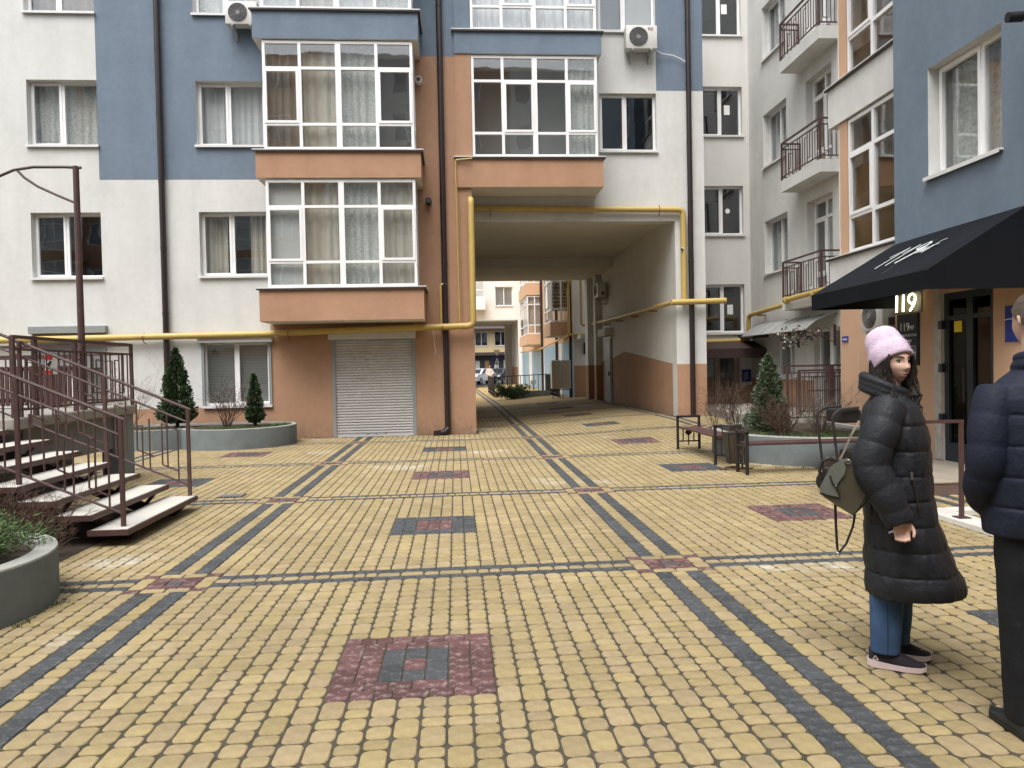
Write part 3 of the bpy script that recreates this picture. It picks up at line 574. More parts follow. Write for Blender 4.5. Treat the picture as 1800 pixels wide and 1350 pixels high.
# ---------------------------------------------------------------- stairwell corner and right-hand building
S2 = root('corner_building', (8, 22.3, 0), 'grey-white stairwell corner with dark windows and small balconies', 'building')
FC = Fr((0, 22.3, 0), (1, 0, 0), (0, -1, 0)); FW = Fr((9.0, 0, 0), (0, -1, 0), (-1, 0, 0))
opsC = [(7.3, 8.8, z, z + 1.5, .14) for z in (2.47, 5.44, 8.42, 11.42)] + [(7.2, 8.62, .0, 1.95, .1)]
wall(S2, FC, 6.4, 9.0, 0, 14.6, opsC, lambda a, h: 1 if h < .9 else 0, [GREYW, ORANGE], lh=(.9,))
pz = {0: (8.42, .62, 'r'), 1: (8.42, .8, 'r'), 2: (8.36, .7, 'c'), 3: (8.32, .78, 'r')}
for i, z in enumerate((2.47, 5.44, 8.42, 11.42)):
    o = window(S2, FC, 7.3, 8.8, z, z + 1.5, .14, .58, 0, None, ROOMD); x, dz, k = ((8.4, .62, 'r'), (8.36, .72, 'c'), (8.38, .72, 'r'), (8.33, .75, 'r'))[i]
    s = MB()
    if k == 'r': s.box(x - .09, x + .09, -.150, -.146, z + dz - .02, z + dz + .27, 0, FC)
    else: s.disc(FC.p(x, -.15, z + dz + .05), (0, -1, 0), .075, 20, 0, .004)
    s.build('paper_notice', PAPER, o)
zsl = (3.2, 6.25, 9.3)
opsW = [(-21.24, -19.72, z, z + 1.54, .18) for z in (4.1, 7.15, 10.2)] + [(-18.6, -17.3, z, z + 2.42, .2) for z in zsl] + [(-20.55, -19.4, 1.15, 2.32, .12), (-18.3, -17.0, .35, 2.40, .15)]
wall(S2, FW, -22.3, -13.4, 0, 14.6, opsW, lambda a, h: 1 if h < 1.1 else 0, [WHITE, ORANGE], lh=(1.1,))
for z in (4.1, 7.15, 10.2): window(S2, FW, -21.24, -19.72, z, z + 1.54, .18, .5, None, 'white' if z > 5 else 'lace')
window(S2, FW, -20.55, -19.4, 1.15, 2.32, .12, .6, None, 'blind')
for i, z in enumerate(zsl):
    o = glazing(S2, FW, -18.6, -17.3, z + .02, z + 2.42, [-17.95], [z + .55, z + 1.95], -.2, .07, .07, [(0, 1)], 'balcony_door'); interior(o, FW, -18.6, -17.3, z, z + 2.42, -.3, -2.2, ROOMW if i == 1 else ROOM); curtain(o, FW, -18.6, -17.3, z, z + 2.4, -.5, WCURT if i != 1 else DRAPE, 6, .04)
    s = MB(); s.box(8.48, 9.02, 16.85, 18.95, z - .29, z - .0); p = s.build('balcony_slab', WHITE, S2)
    t = root('balcony_railing', (8.5, 17.9, z), ('brown bar railing of the lowest small balcony, half behind the awning', 'brown bar railing of the middle small balcony', 'brown bar railing of the top small balcony')[i], 'railing', 'small balcony railings')
    railing(t, (8.5, 18.92, z), (8.5, 16.88, z), .95, 16); railing(t, (8.98, 16.88, z), (8.5, 16.88, z), .95, 5, post_ends=(1, 0)); railing(t, (8.5, 18.92, z), (8.98, 18.92, z), .95, 5, post_ends=(0, 1))
o = glazing(S2, FW, -18.3, -17.0, .35, 2.40, [-17.65], [], -.15, .08, .07, [(0, 0)], 'shop_door'); interior(o, FW, -18.3, -17.0, .35, 2.4, -.2, -2.5, ROOM); curtain(o, FW, -18.3, -17.0, .4, 2.4, -.4, LACE, 5, .03)
s = MB(); s.quad([(9.0, 13.4, 0), (7.1, 13.4, 0), (7.1, 13.4, 14.6), (9.0, 13.4, 14.6)]); s.build('return_wall', WHITE, S2); s = MB(); s.quad([(6.4, 22.3, 14.6), (9.0, 22.3, 14.6), (14, 22.3, 14.6), (14, 32, 14.6), (6.4, 32, 14.6)], 0); s.build('roof', WHITE, S2)
# entrance door and signs in the corner
o = glazing(S2, FC, 7.2, 8.62, .0, 1.95, [7.95], [], -.1, .14, .07, (), 'entrance_door', DOORW); interior(o, FC, 7.2, 8.62, 0, 1.95, -.2, -2, ROOMD)
t = root('entrance_canopy', (7.6, 21.8, 2.0), 'dark brown sheet metal canopy over the corner entrance', 'canopy')
s = MB(); s.slab([(6.45, 22.28, 2.28), (9.0, 22.28, 2.28), (9.0, 21.2, 1.98), (6.45, 21.2, 1.98)], (0, 0, -.05)); s.build('roof_sheet', BROWNR, t); s = MB(); s.box(6.45, 9.0, 21.17, 21.198, 1.72, 2.0); s.build('fascia', BROWNR, t); s = MB(); s.box(8.55, 8.98, 21.0, 22.2, 2.3, 2.42); s.build('side_box', BROWNR, t)
def sign(name, F, a0, a1, h0, h1, m, label, lines=(), b=.02, tm=None):
    t = root(name, F.p((a0 + a1) / 2, 0, h0), label, 'sign'); s = MB(); s.box(a0, a1, 0.002, b, h0, h1, 0, F); s.build('board', m, t)
    for (txt, a, h, size, al) in lines: textmesh('lettering', txt, size, tm or WPAINT, t, F.p(a, b + .002, h), F.u, (0, 0, 1), .001, align=al)
    return t
sign('address_sign', FC, 8.68, 8.97, 1.0, 1.38, SBLUE, 'blue plate with white lines of writing by the corner entrance', [])
for k in range(3): s = MB(); s.box(8.76, 8.89 - .02 * (k % 2), .022, .024, 1.10 + .07 * k, 1.13 + .07 * k, 0, FC); s.build('line_of_print', PVCG, [o for o in bpy.data.objects if o.name == 'address_sign'][0])
# curved sheet canopy over the shop window and door, with a scrolled bracket and flowers
t = root('shop_canopy', (8.6, 19.2, 2.4), 'grey ribbed sheet canopy with scrolled bracket over the ground floor shop', 'canopy')
for k in range(6):
    y0, y1 = 21.05 - k * .66, 21.05 - (k + 1) * .66; s = MB(); prof = [(8.99, 2.72), (8.75, 2.67), (8.45, 2.54), (8.2, 2.34)]
    s.loft([[(x, y, z + dz) for (x, z) in prof for dz in (0,)] + [(x, y, z - .015) for (x, z) in reversed(prof)] for y in (y0, y1 + .012)]); s.build('sheet', POLYC, t)
    s = MB(); s.tube([(x, y1 + .006, z + .012) for x, z in prof], .010, 5); s.build('rib', PVCG, t)
for y in (19.1, 17.2):
    s = MB(); s.tube(arc((8.55, y, 2.28), .10, 0, 300, 10, 'xz'), .008, 5); s.tube(arc((8.75, y, 2.25), .13, 30, 330, 10, 'xz'), .008, 5); s.bar((8.97, y, 1.95), (8.97, y, 2.45), .02); s.tube([(8.2, y, 2.33), (8.45, y, 2.26), (8.97, y, 2.02)], .009, 5); s.build('scroll_bracket', STEEL, t)
t = root('flower_garland', (8.2, 17.6, 2.0), 'garland of white and pink flowers hanging over the shop door', 'flowers')
FL = [mat('petal_white', (.45, .43, .38), .8, island=.2), mat('petal_pink', (.16, .09, .10), .8, island=.3), mat('garland_leaf', (.05, .06, .035), .8, island=.4)]
s = MB()
for k in range(380):
    q = random.random(); c = Vector((8.25 + random.gauss(0, .07), 18.5 - q * 1.75, 2.2 + .1 * math.sin(q * 14) + random.gauss(0, .06))); n = Vector((random.gauss(-.6, .6), random.gauss(-.6, .6), random.gauss(0, .5))).normalized(); x = n.orthogonal().normalized(); y = n.cross(x); r = random.uniform(.018, .042)
    s.quad([c + x * r, c + y * r * .8, c - x * r, c - y * r * .8], random.choice((0, 1, 1, 2, 2, 2, 2)))
tag(s.build('blossoms', FL, t), kind='stuff'); s = MB(); s.tube([(8.25, 18.55, 2.2), (8.25, 18, 2.27), (8.25, 17.3, 2.22), (8.25, 16.75, 2.15)], .012, 5); s.build('stem', STEEL, t)
# the gas pipe continuing over this corner
t = root('corner_gas_pipe', (8, 22.1, 2), 'yellow gas pipe stepping up round the stairwell corner to the awning', 'gas pipe')
s = MB(); s.tube(bend([(6.4, 22.15, 2.20), (8.55, 22.12, 2.26), (8.78, 22.0, 2.28), (8.78, 21.95, 2.98), (8.80, 21.6, 3.02), (8.80, 18.9, 3.14), (8.36, 18.6, 3.14), (8.36, 15.9, 3.22)], .12), .068, 12); s.build('pipe', GAS, t, True)
for y in (21.2, 19.2): s = MB(); s.box(8.74, 9.0, y, y + .05, 2.93, 2.97); s.build('bracket', GASD, t)
for y in (18.5, 17.0): s = MB(); s.tube([(8.36, y, 3.14), (8.36, y - .12, 3.143)], .09, 12); s.build('collar', GAS, t, True)
s = MB(); s.tube([(7.45, 13.52, 2.9), (7.45, 13.52, 1.75)], .05, 10); tag(s.build('thin_gas_pipe', GAS, None, True), 'short upright yellow pipe beside the flower garland', 'gas pipe', 'thin yellow pipes')
# right building: bay plane and blue wall
S3 = root('right_building', (8, 6, 0), 'blue and peach building with black awning at the right', 'building')
FB = Fr((6.8, 0, 0), (0, -1, 0), (-1, 0, 0)); FY = Fr((7.1, 0, 0), (0, -1, 0), (-1, 0, 0))
opsB = [(-10.33, -8.88, z, z + 1.57, .2) for z in (4.15, 7.2, 10.25)] + [(-5.6, -4.1, z, z + 1.57, .2) for z in (4.15, 7.2)] + [(-10.05, -9.05, .16, 2.50, .12)]
wall(S3, FB, -11.17, 15, 0, 14, opsB, lambda a, h: 1 if h < 3.0 else 0, [BLUE, PEACH, WHITE], lh=(3.0,), reveal_mat=2)
for a, b, z, t_, d in opsB[:3]: window(S3, FB, a, b, z, t_, .17, .62, 0, 'lace')
for a, b, z, t_, d in opsB[3:5]: window(S3, FB, a, b, z, t_, .17, .5, 0, 'white')
s = MB(); s.quad([(6.8, 11.17, 0), (7.1, 11.17, 0), (7.1, 11.17, 14), (6.8, 11.17, 14)]); s.build('return_wall', BLUE, S3); s = MB(); s.quad([(6.8, -15, 14), (6.8, 11.17, 14), (14, 13.4, 14), (14, -15, 14)]); s.build('roof', BLUE, S3)
wall(S3, FY, -13.4, -11.17, 0, 2.95, [], lambda a, h: 0, [PEACH])
for pb, pt, gt in ((2.95, 3.49, 5.9), (5.93, 6.66, 9.05), (9.08, 9.8, 12.2)):
    s = MB(); s.box(-13.74, -11.18, -.6, .02, pb, pt, 0, FY); s.build('bay_parapet', WHITE, S3); s = MB(); s.box(-13.8, -11.18, -.1, .08, pt + .003, pt + .022, 0, FY); s.box(-13.79, -11.18, .03, .07, pt - .03, pt + .001, 1, FY); s.build('sheet_cap', [SILL, FLASH_SHADOW], S3)
    s = MB(); s.box(-13.42, -13.14, -.6, -.02, pt + .025, gt + .02, 0, FY); s.build('bay_pier', PEACH, S3); z0 = pt + .025; H = gt - z0
    o = glazing(S3, FY, -13.12, -11.18, z0, gt, [-12.32, -11.5], [z0 + H * .27, z0 + H * .74], -.03, .065, .07, [(0, 1)], 'bay_window'); interior(o, FY, -13.1, -11.2, z0, gt, -.12, -1.5, ROOMW)
    glazing(S3, FY, -12.9, -11.6, z0, gt, [-12.2], [z0 + H * .6], -.9, .06, .05, (), 'inner_window')
# entrance under the awning
t = root('glass_door', (6.8, 9.55, .16), 'dark framed double glass door under the black awning', 'door')
s = MB(); a0, a1 = -10.05, -9.05
for bx in ((a0, a0 + .09, .16, 2.5), (a1 - .09, a1, .16, 2.5), (a0 + .09, a1 - .09, 2.40, 2.5), (a0 + .52 - .06, a0 + .52 + .06, .16, 2.40), (a0 + .09, a0 + .46, .16, .42), (a0 + .58, a1 - .09, .16, .42), (a0 + .09, a0 + .46, 2.12, 2.18), (a0 + .58, a1 - .09, 2.12, 2.18)): s.box(bx[0], bx[1], -.1, -.03, bx[2], bx[3], 0, FB)
s.build('frame', DOORF, t)
for p, q in ((a0 + .09, a0 + .46), (a0 + .58, a1 - .09)):
    for u, v in ((.42, 2.12), (2.18, 2.40)): s = MB(); s.box(p, q, -.075, -.065, u, v, 0, FB); s.build('pane', GLASSD, t)
s = MB(); s.box(a0 + .17, a0 + .33, -.06, -.056, 1.95, 2.1, 0, FB); s.build('sticker', YEL, t)
for h in (.7, 1.4, 2.0): s = MB(); s.box(a0 - .05, a0 + .03, -.03, .03, h, h + .12, 0, FB); s.build('hinge', DOORF, t)
s = MB(); s.tube([FB.p(a0 + .44, 0, 1.0), FB.p(a0 + .44, 0, 1.45)], .014, 8); s.build('handle', BLACKM, t)
interior(t, FB, a0, a1, .16, 2.5, -.12, -3.0, mat('hall_wall', (.30, .22, .13), .9))
s = MB(); s.box(-10.22, -10.06, -.005, .012, .17, 2.6, 0, FB); s.build('door_jamb_plaster', mat('worn_plaster', (.42, .40, .36), .95, .15, 5, .4, 60, dirt=((.2, .18, .15), 3, .5, .75, .6)), S3)
t = sign('clinic_sign', FB, -11.08, -10.56, 1.50, 2.27, NAVY, 'dark wall board of the clinic with white lettering beside the glass door', [('119', -10.89, 2.02, .17, 'CENTER'), ('MIF', -10.71, 2.03, .09, 'CENTER'), ('СТОМАТОЛОГІЧНА', -10.82, 1.93, .048, 'CENTER'), ('КЛІНІКА', -10.82, 1.85, .05, 'CENTER'), ('.00', -10.72, 1.665, .085, 'CENTER')], .03)
s = MB()
for bx in ((-11.0, -10.62, 1.785, 1.79), (-11.0, -10.62, 1.53, 1.535), (-11.0, -10.995, 1.535, 1.785), (-10.625, -10.62, 1.535, 1.785)): s.box(bx[0], bx[1], .031, .034, bx[2], bx[3], 0, FB)
s.build('border_line', WPAINT, t)
sign('street_sign', FY, -13.32, -13.12, 1.93, 2.03, SBLUE, 'tiny blue street name plate on the peach wall near the flowers', [('город', -13.22, 1.96, .06, 'CENTER')])
sign('door_sign', FB, -8.82, -8.45, 1.78, 2.22, SBLUE, 'blue sign on the peach wall right of the glass door, behind the man', [])
ac_unit(None, Fr((7.1, 12.05, 2.06), (0, -1, 0), (-1, 0, 0)), 'white air conditioner unit on the peach wall under the awning', .62, .5, .26, 1)
# neon number
t = root('neon_sign', (6.74, 10.8, 2.36), 'glowing white-yellow neon number 119 under the awning', 'neon sign')
for i, a in enumerate((-11.06, -10.89)): s = MB(); s.tube([FB.p(a + .02, .06, 2.31), FB.p(a + .03, .06, 2.56)], .016, 8); s.build('tube', NEON, t, True)
s = MB(); s.tube([FB.p(-10.65 + .085 * math.cos(q), .06, 2.485 + .07 * math.sin(q)) for q in np.linspace(0, 6.28, 15)], .014, 8, cap=False); s.build('tube', NEON, t, True); s = MB(); s.tube([FB.p(-10.57, .06, 2.48), FB.p(-10.61, .06, 2.39), FB.p(-10.70, .06, 2.31)], .015, 8); s.build('tube', NEON, t, True)
s = MB(); s.box(-11.13, -10.50, .004, .012, 2.285, 2.60, 0, FB); s.build('backing', mat('neon_backing', (.07, .06, .035), .5), t)
# awning
t = root('awning', (6.1, 9.8, 2.4), 'black cloth awning with white handwritten logo over the entrance', 'awning')
A, B, C, D = Vector((6.79, 11.15, 3.36)), Vector((5.5, 11.25, 2.60)), Vector((5.5, 8.40, 2.63)), Vector((6.79, 8.42, 3.40))
n_ = (B - A).cross(D - A).normalized(); n_ = n_ if n_.z > 0 else -n_
def sagpanel(p00, p10, p11, p01, nu, nv, sag, thick=.006):
    nn = (p10 - p00).cross(p01 - p00).normalized(); g = []
    for j in range(nv + 1):
        for i in range(nu + 1):
            u, v = i / nu, j / nv; p = (p00 * (1 - u) + p10 * u) * (1 - v) + (p01 * (1 - u) + p11 * u) * v
            g.append(p - Vector((0, 0, 1)) * sag * math.sin(math.pi * u) * math.sin(math.pi * v) + nn * (.004 * math.sin(u * 9 + v * 5) + .016 * mnoise.noise(Vector((u * 2.2, v * 7, 3))) * math.sin(math.pi * u) * math.sin(math.pi * v)))
    return g, [(j * (nu + 1) + i, j * (nu + 1) + i + 1, (j + 1) * (nu + 1) + i + 1, (j + 1) * (nu + 1) + i) for j in range(nv) for i in range(nu)]
s = MB(); s.add(*sagpanel(A, B, C, D, 24, 30, .035)); s.build('top_cloth', AWN, t, True)
dn = Vector((0, 0, -.225)); s = MB()
def valance(p, q, k, amp=.012):
    top = [p.lerp(q, i / k) for i in range(k + 1)]; nn = (q - p).cross(dn).normalized(); bot = [x + dn + nn * amp * math.sin(i * 1.7) * math.sin(math.pi * i / k) for i, x in enumerate(top)]
    s.add(top + bot, [(i, i + 1, k + 2 + i, k + 1 + i) for i in range(k)])
valance(B, C, 14); valance(C, Vector((6.79, 8.42, 2.63)), 8); valance(Vector((6.79, 11.15, 2.6)), B, 8); s.build('valance', AWN, t, True)
s = MB(); s.quad([C, Vector((6.79, 8.42, 2.63)), D]); s.build('side_cloth', AWN, t); s = MB(); s.quad([B, A, Vector((6.79, 11.15, 2.6))]); s.build('side_cloth', AWN, t)
for y in (11.2, 9.8, 8.45): s = MB(); s.bar((6.78, y, 2.62), (5.52, y, 2.6), .014); s.bar((5.52, y, 2.59), (6.78, y, 3.33), .012); s.build('frame_arm', BLACKM, t)
s = MB(); s.bar((5.515, 11.2, 2.59), (5.515, 8.45, 2.62), .014); s.build('front_bar', BLACKM, t)
eu = (D - A).normalized(); ev = (A - B).normalized()               # handwriting on the slope: reads along the edge, up the slope
def stroke(pts, r=.013):
    s = MB(); s.tube([B + eu * (1.38 + (x - 1.38) * .70) + ev * (.80 + (y - .68) * .60) + n_ * .006 for x, y in pts], r * .85, 6, flat=.4); s.build('logo_stroke', WPAINT, t, True)
stroke([(.62, .75), (.86, 1.12), (.80, .20)], .016); stroke([(1.0, .80), (1.2, 1.12), (1.14, .22)], .016)
stroke([(1.62, 1.02), (1.52, 1.14), (1.40, 1.04), (1.40, .86), (1.52, .78), (1.62, .90), (1.64, 1.05), (1.60, .6), (1.46, .22)], .016)
stroke([(1.70, .55), (1.74, .80), (1.78, .55), (1.82, .80), (1.86, .55)], .011); stroke([(1.93, .55), (1.95, .82)], .011); stroke([(2.12, 1.02), (2.03, .98), (2.01, .45)], .012); stroke([(1.95, .78), (2.14, .80)], .011)
cam_t = cctv((6.78, 8.15, 5.47), (-1, .12, -.02), 'white bullet security camera sticking out high on the blue wall', .42, .055)

s = MB(); s.tube([Vector((6.78, 8.15, 5.47)) + Vector((-1, .12, -.02)).normalized() * q for q in (.26, .43)], .058, 14); s.build('hood', BLACK, cam_t, True)
# ---------------------------------------------------------------- the court beyond the passage
S4 = root('court_building', (6, 42, 0), 'peach and pale blue block with two glazed bays along the right of the far court', 'building')
PBL = mat('pale_blue_stucco', (.30, .42, .52), .9, .05, 1); LPE = mat('light_peach_stucco', (.62, .40, .26), .92, .05, 1); LWH = mat('bright_stucco', (.74, .73, .70), .92, .05, 1)
F5 = Fr((5.15, 0, 0), (0, -1, 0), (-1, 0, 0))
def z5(a, h):
    if h < 2.7: return 2 if int(a * .55) % 4 == 0 else 1
    return 0
wall(S4, F5, -58, -32.6, 0, 13, [], z5, [LPE, PBL, LWH], la=[-58 + k * 1.818 for k in range(14)], lh=(2.7,))
s = MB(); s.quad([(5.15, 32.6, 1.6), (6.4, 32.6, 1.6), (6.4, 32.6, 13), (5.15, 32.6, 13)]); s.quad([(5.15, 32.6, 0), (6.4, 32.6, 0), (6.4, 32.6, 1.6), (5.15, 32.6, 1.6)], 1); s.build('end_wall', [GREYW, ORANGE], S4)
for y0, y1, lv in ((33.0, 35.6, ((2.95, 3.55, 5.9), (5.95, 6.6, 9.0))), (44.0, 49.0, ((2.9, 3.5, 5.75), (5.8, 6.5, 9.0)))):
    for pb, pt, gt in lv:
        s = MB(); soffit_box(s, 4.2, 5.15, y0, y1, pb, pt); s.build('bay_parapet', [LPE, SOFFIT], S4)
        Ff = Fr((0, y0 + .05, 0), (1, 0, 0), (0, -1, 0)); H = gt - pt
        o = glazing(S4, Ff, 4.26, 5.14, pt + .02, gt, [4.7], [pt + H * .24, pt + H * .78], 0, .06, .06, (), 'bay_window'); blind(o, Ff, 4.3, 5.1, pt + .5, gt, -.15, DRAPE if y0 > 40 else BROWNC, .16)
        Fs = Fr((4.26, 0, 0), (0, -1, 0), (-1, 0, 0)); glazing(S4, Fs, -y1 + .05, -y0 - .1, pt + .02, gt, [-(y0 + y1) / 2, -(y0 * .75 + y1 * .25)], [pt + H * .24, pt + H * .78], 0, .06, .06, (), 'bay_side_window')
for y, lb in ((33.0, 'dark downpipe beside the nearer bay of the far court'), (43.9, 'dark downpipe beside the farther bay of the far court'), (37.5, 'dark downpipe on the pale blue wall of the far court')): downpipe([(5.06, y - .1, 12), (5.06, y - .1, .2)], lb, .07)
s = MB(); s.tube(bend([(4.95, 31.8, 5.4), (4.95, 32.5, 5.0), (4.95, 32.5, 2.95), (6.1, 32.45, 2.95)], .1), .06, 10); s.tube(bend([(4.95, 32.6, 2.95), (4.95, 44, 2.6), (4.95, 57, 2.7)], .1), .05, 10); tag(s.build('court_gas_pipe', GAS, None, True), 'yellow gas pipe along the right wall of the far court', 'gas pipe')
# entrance niche beside the passage end
t = root('niche_canopy', (5.7, 32.3, 2.9), 'small white canopy over a niche at the passage end', 'canopy'); s = MB(); s.box(5.3, 6.2, 31.6, 32.58, 2.75, 2.92); s.build('slab', WHITE, t)
s = MB(); s.box(5.6, 5.75, 32.52, 32.58, 2.1, 2.6); tag(s.build('niche_sign', BLACK), 'small black sign under the niche canopy', 'sign')
# tall pale cabinets on legs
for i, x in enumerate((4.10, 4.55)):
    t = root('boiler_cabinet', (x + .2, 32.2, .2), ('tall pale metal cabinet on legs at the passage end, left of two', 'tall pale metal cabinet on legs at the passage end, right of two')[i], 'cabinet', 'pale metal cabinets'); y0 = 32.0 + .15 * i; s = MB(); s.cbox(x, x + .40, y0, y0 + .5, .62, 1.85, .02); s.build('casing', mat('cabinet_cream%d' % i, (.55, .51, .44), .5), t)
    for a in (.04, .34): s = MB(); s.bar((x + a, y0 + .05, .18), (x + a, y0 + .05, .62), .015); s.build('leg', BLACKM, t)
    s = MB(); s.bar((x, y0 + .05, .58), (x + .44, y0 + .05, .58), .015); s.build('shelf_bar', BLACKM, t)
# planter with juniper, fence and small notice
t = root('court_fence', (2.4, 38, .1), 'low dark iron fence round the planting of the far court', 'fence')
for (p, q) in (((1.95, 38.5, .1), (4.9, 38.5, .2)), ((1.95, 38.5, .1), (1.95, 46, .1)), ((4.6, 33.5, .2), (4.6, 38.5, .2))):
    p, q = Vector(p), Vector(q); n = int((q - p).length / .22)
    for z in (.15, 1.0): s = MB(); s.bar(p + Vector((0, 0, z)), q + Vector((0, 0, z)), .02); s.build('rail', BLACKM, t)
    for k in range(n + 1): c = p.lerp(q, k / n); s = MB(); s.bar(c, c + Vector((0, 0, 1.02)), .014); s.build('bar', BLACKM, t)
s = MB(); s.box(2.6, 4.5, 35.8, 36.6, .05, .42); s.box(2.65, 4.45, 35.85, 36.55, .42, .43, 1); tag(s.build('court_planter', [CONC, SOIL]), 'long low grey planter in the far court', 'planter')
s = MB(); s.box(3.55, 3.80, 35.70, 35.72, .75, .95); s.bar((3.67, 35.72, .4), (3.67, 35.72, .95), .012); tag(s.build('notice_board', PAPER), 'small white notice on a stick by the far juniper', 'sign')
# the second block that closes the far court, with its own passage
S5 = root('second_block', (0, 58, 0), 'white block closing the far court with a second passage under it', 'building'); F6 = Fr((0, 58, 0), (1, 0, 0), (0, -1, 0))
wins = [(a, a + 1.35, z, z + 1.5, .15) for a in (-5.4, -2.6, 3.15) for z in (6.3, 9.4)]
wall(S5, F6, -14, 5.15, 0, 13.2, wins + [(1.0, 4.85, 0, 5.25, .5)], lambda a, h: 0, [LWH])
for w_ in wins: window(S5, F6, *w_[:4], .15, .5, None, 'blind')
s = MB(); s.quad([(4.85, 58, 0), (4.85, 66, 0), (4.85, 66, 5.2), (4.85, 58, 5.2)]); s.quad([(1.0, 58, 0), (1.0, 66, 0), (1.0, 66, 5.2), (1.0, 58, 5.2)]); s.quad([(1.0, 58.02, 5.2), (4.85, 58.02, 5.2), (4.85, 66, 5.2), (1.0, 66, 5.2)]); s.box(4.3, 4.84, 65, 65.6, 0, 5.2); s.build('passage_lining', GREYW, S5); s = MB(); s.quad([(4.846, 58.3, .02), (4.846, 64.9, .02), (4.846, 64.9, 1.6), (4.846, 58.3, 1.6)]); s.build('passage_plinth', ORANGE, S5)
s = MB(); s.box(.6, 2.35, 57.1, 57.98, 6.0, 6.9); s.build('bay_parapet', LWH, S5); glazing(S5, Fr((0, 57.15, 0), (1, 0, 0), (0, -1, 0)), .7, 2.3, 6.92, 9.2, [1.5], [7.5], 0, .06, .06, (), 'bay_window')
# street beyond: pale house, shop front, cars, crossing sign
S6 = root('street_house', (3, 88, 0), 'yellow and white house with dark shop front across the far street', 'building'); F7 = Fr((0, 88, 0), (1, 0, 0), (0, -1, 0))
YW = mat('yellow_stucco', (.62, .50, .28), .9, .05, 1)
wh = [(a, a + 1.5, z, z + 1.7, .2) for a in (-4, 2.3, 4.6, 8.3) for z in (4.1, 7.6, 11)]
wall(S6, F7, -16, 26, 0, 15, wh, lambda a, h: 1 if h < 6.3 else 0, [LWH, YW], lh=(6.3,))
for w_ in wh: window(S6, F7, *w_[:4], .2, .5, None, None, ROOMD)
s = MB(); s.box(-16, 26, 86.4, 88, 3.0, 3.35); s.slab([(-16, 88, 6.5), (26, 88, 6.5), (26, 86.6, 6.1), (-16, 86.6, 6.1)], (0, 0, -.1)); s.build('shop_canopy', BROWNR, S6); s = MB(); s.box(-16, 26, 87.9, 87.99, .0, 3.0); s.build('shop_front', ROOMD, S6)
for k in range(8): s = MB(); s.box(1.2 + k * 1.1, 1.7 + k * 1.1, 87.8, 87.88, .8, 2.4); s.build('shop_window', (PAPER, BLIND, ROOMW)[k % 3], S6)
CARW = mat('car_white', (.62, .64, .66), .3, .03, 2, coat=.5); CARD = mat('car_dark', (.03, .033, .04), .3, .03, 2, coat=.5); TYRE = mat('tyre', (.015, .015, .015), .8); RIMM = mat('wheel_rim', (.4, .4, .42), .3, metal=.8); LAMP = mat('head_lamp', (.75, .77, .8), .1, spec=.8)
def car(x, y, m, label, rz):
    t = root('parked_car', (x, y, .02), label, 'car', 'cars in the far street'); ca, sa = math.cos(rz), math.sin(rz); base = Vector((x, y, .02))
    def T(p): return base + Vector((p[0] * ca - p[1] * sa, p[0] * sa + p[1] * ca, p[2]))
    prof = [(-2.15, .35), (-2.2, .75), (-2.0, .95), (-1.35, 1.0), (-.75, 1.45), (.9, 1.5), (1.7, 1.08), (2.15, .95), (2.2, .4)]
    s = MB(); s.loft([[T((u, v * k, h)) for (u, h) in prof] for v, k in ((-.85, 1), (.85, 1))]); s.build('body', m, t, True, 25)
    s = MB(); s.loft([[T((u, v, h)) for (u, h) in ((-1.22, 1.03), (-.72, 1.40), (.85, 1.44), (1.52, 1.1))] for v in (-.86, .86)]); s.slab([T(p) for p in ((-1.32, -.7, 1.03), (-1.32, .7, 1.03), (-.80, .62, 1.42), (-.80, -.62, 1.42))], (0, 0, .012)); s.build('windows', GLASSD, t)
    for u in (-1.35, 1.35):
        for v in (-.86, .72): s = MB(); s.tube([T((u, v, .32)), T((u, v + .16, .32))], .32, 16); wq = s.build('wheel', TYRE, t, True); s = MB(); s.tube([T((u, v - .008, .32)), T((u, v + .168, .32))], .2, 12); s.build('rim', RIMM, wq, True)
    for v in (-.6, .6): s = MB(); s.tube([T((-2.2, v - .14, .72)), T((-2.2, v + .14, .72))], .07, 8); s.build('headlight', LAMP, t)
car(2.2, 71, CARW, 'white car parked across the far passage exit', math.radians(62)); car(4.2, 73.5, CARD, 'dark car parked beside the white one in the far street', math.radians(70))
t = root('crossing_sign', (3.45, 63, 0), 'blue square pedestrian crossing sign with a white triangle on a pole', 'sign')
s = MB(); s.tube([(3.45, 63, 0), (3.45, 63, 3.1)], .03, 8); s.build('pole', PVCG, t); s = MB(); s.box(3.12, 3.80, 62.94, 62.96, 1.85, 2.5); s.build('blue_plate', SBLUE, t); s = MB(); s.slab([(3.25, 62.93, 1.93), (3.67, 62.93, 1.93), (3.46, 62.93, 2.4)], (0, -.004, 0)); s.build('white_triangle', WPAINT, t)
s = MB(); s.tube([(3.46, 62.92, 2.05), (3.46, 62.92, 2.22)], .03, 6); s.bar((3.44, 62.92, 2.06), (3.38, 62.92, 1.97), .012); s.bar((3.48, 62.92, 2.06), (3.54, 62.92, 1.97), .012); s.build('walking_figure', BLACK, t); s = MB(); s.slab([(3.15, 62.95, 3.05), (3.75, 62.95, 3.05), (3.45, 62.95, 2.56)], (0, -.01, 0)); s.build('give_way_plate', WPAINT, t)

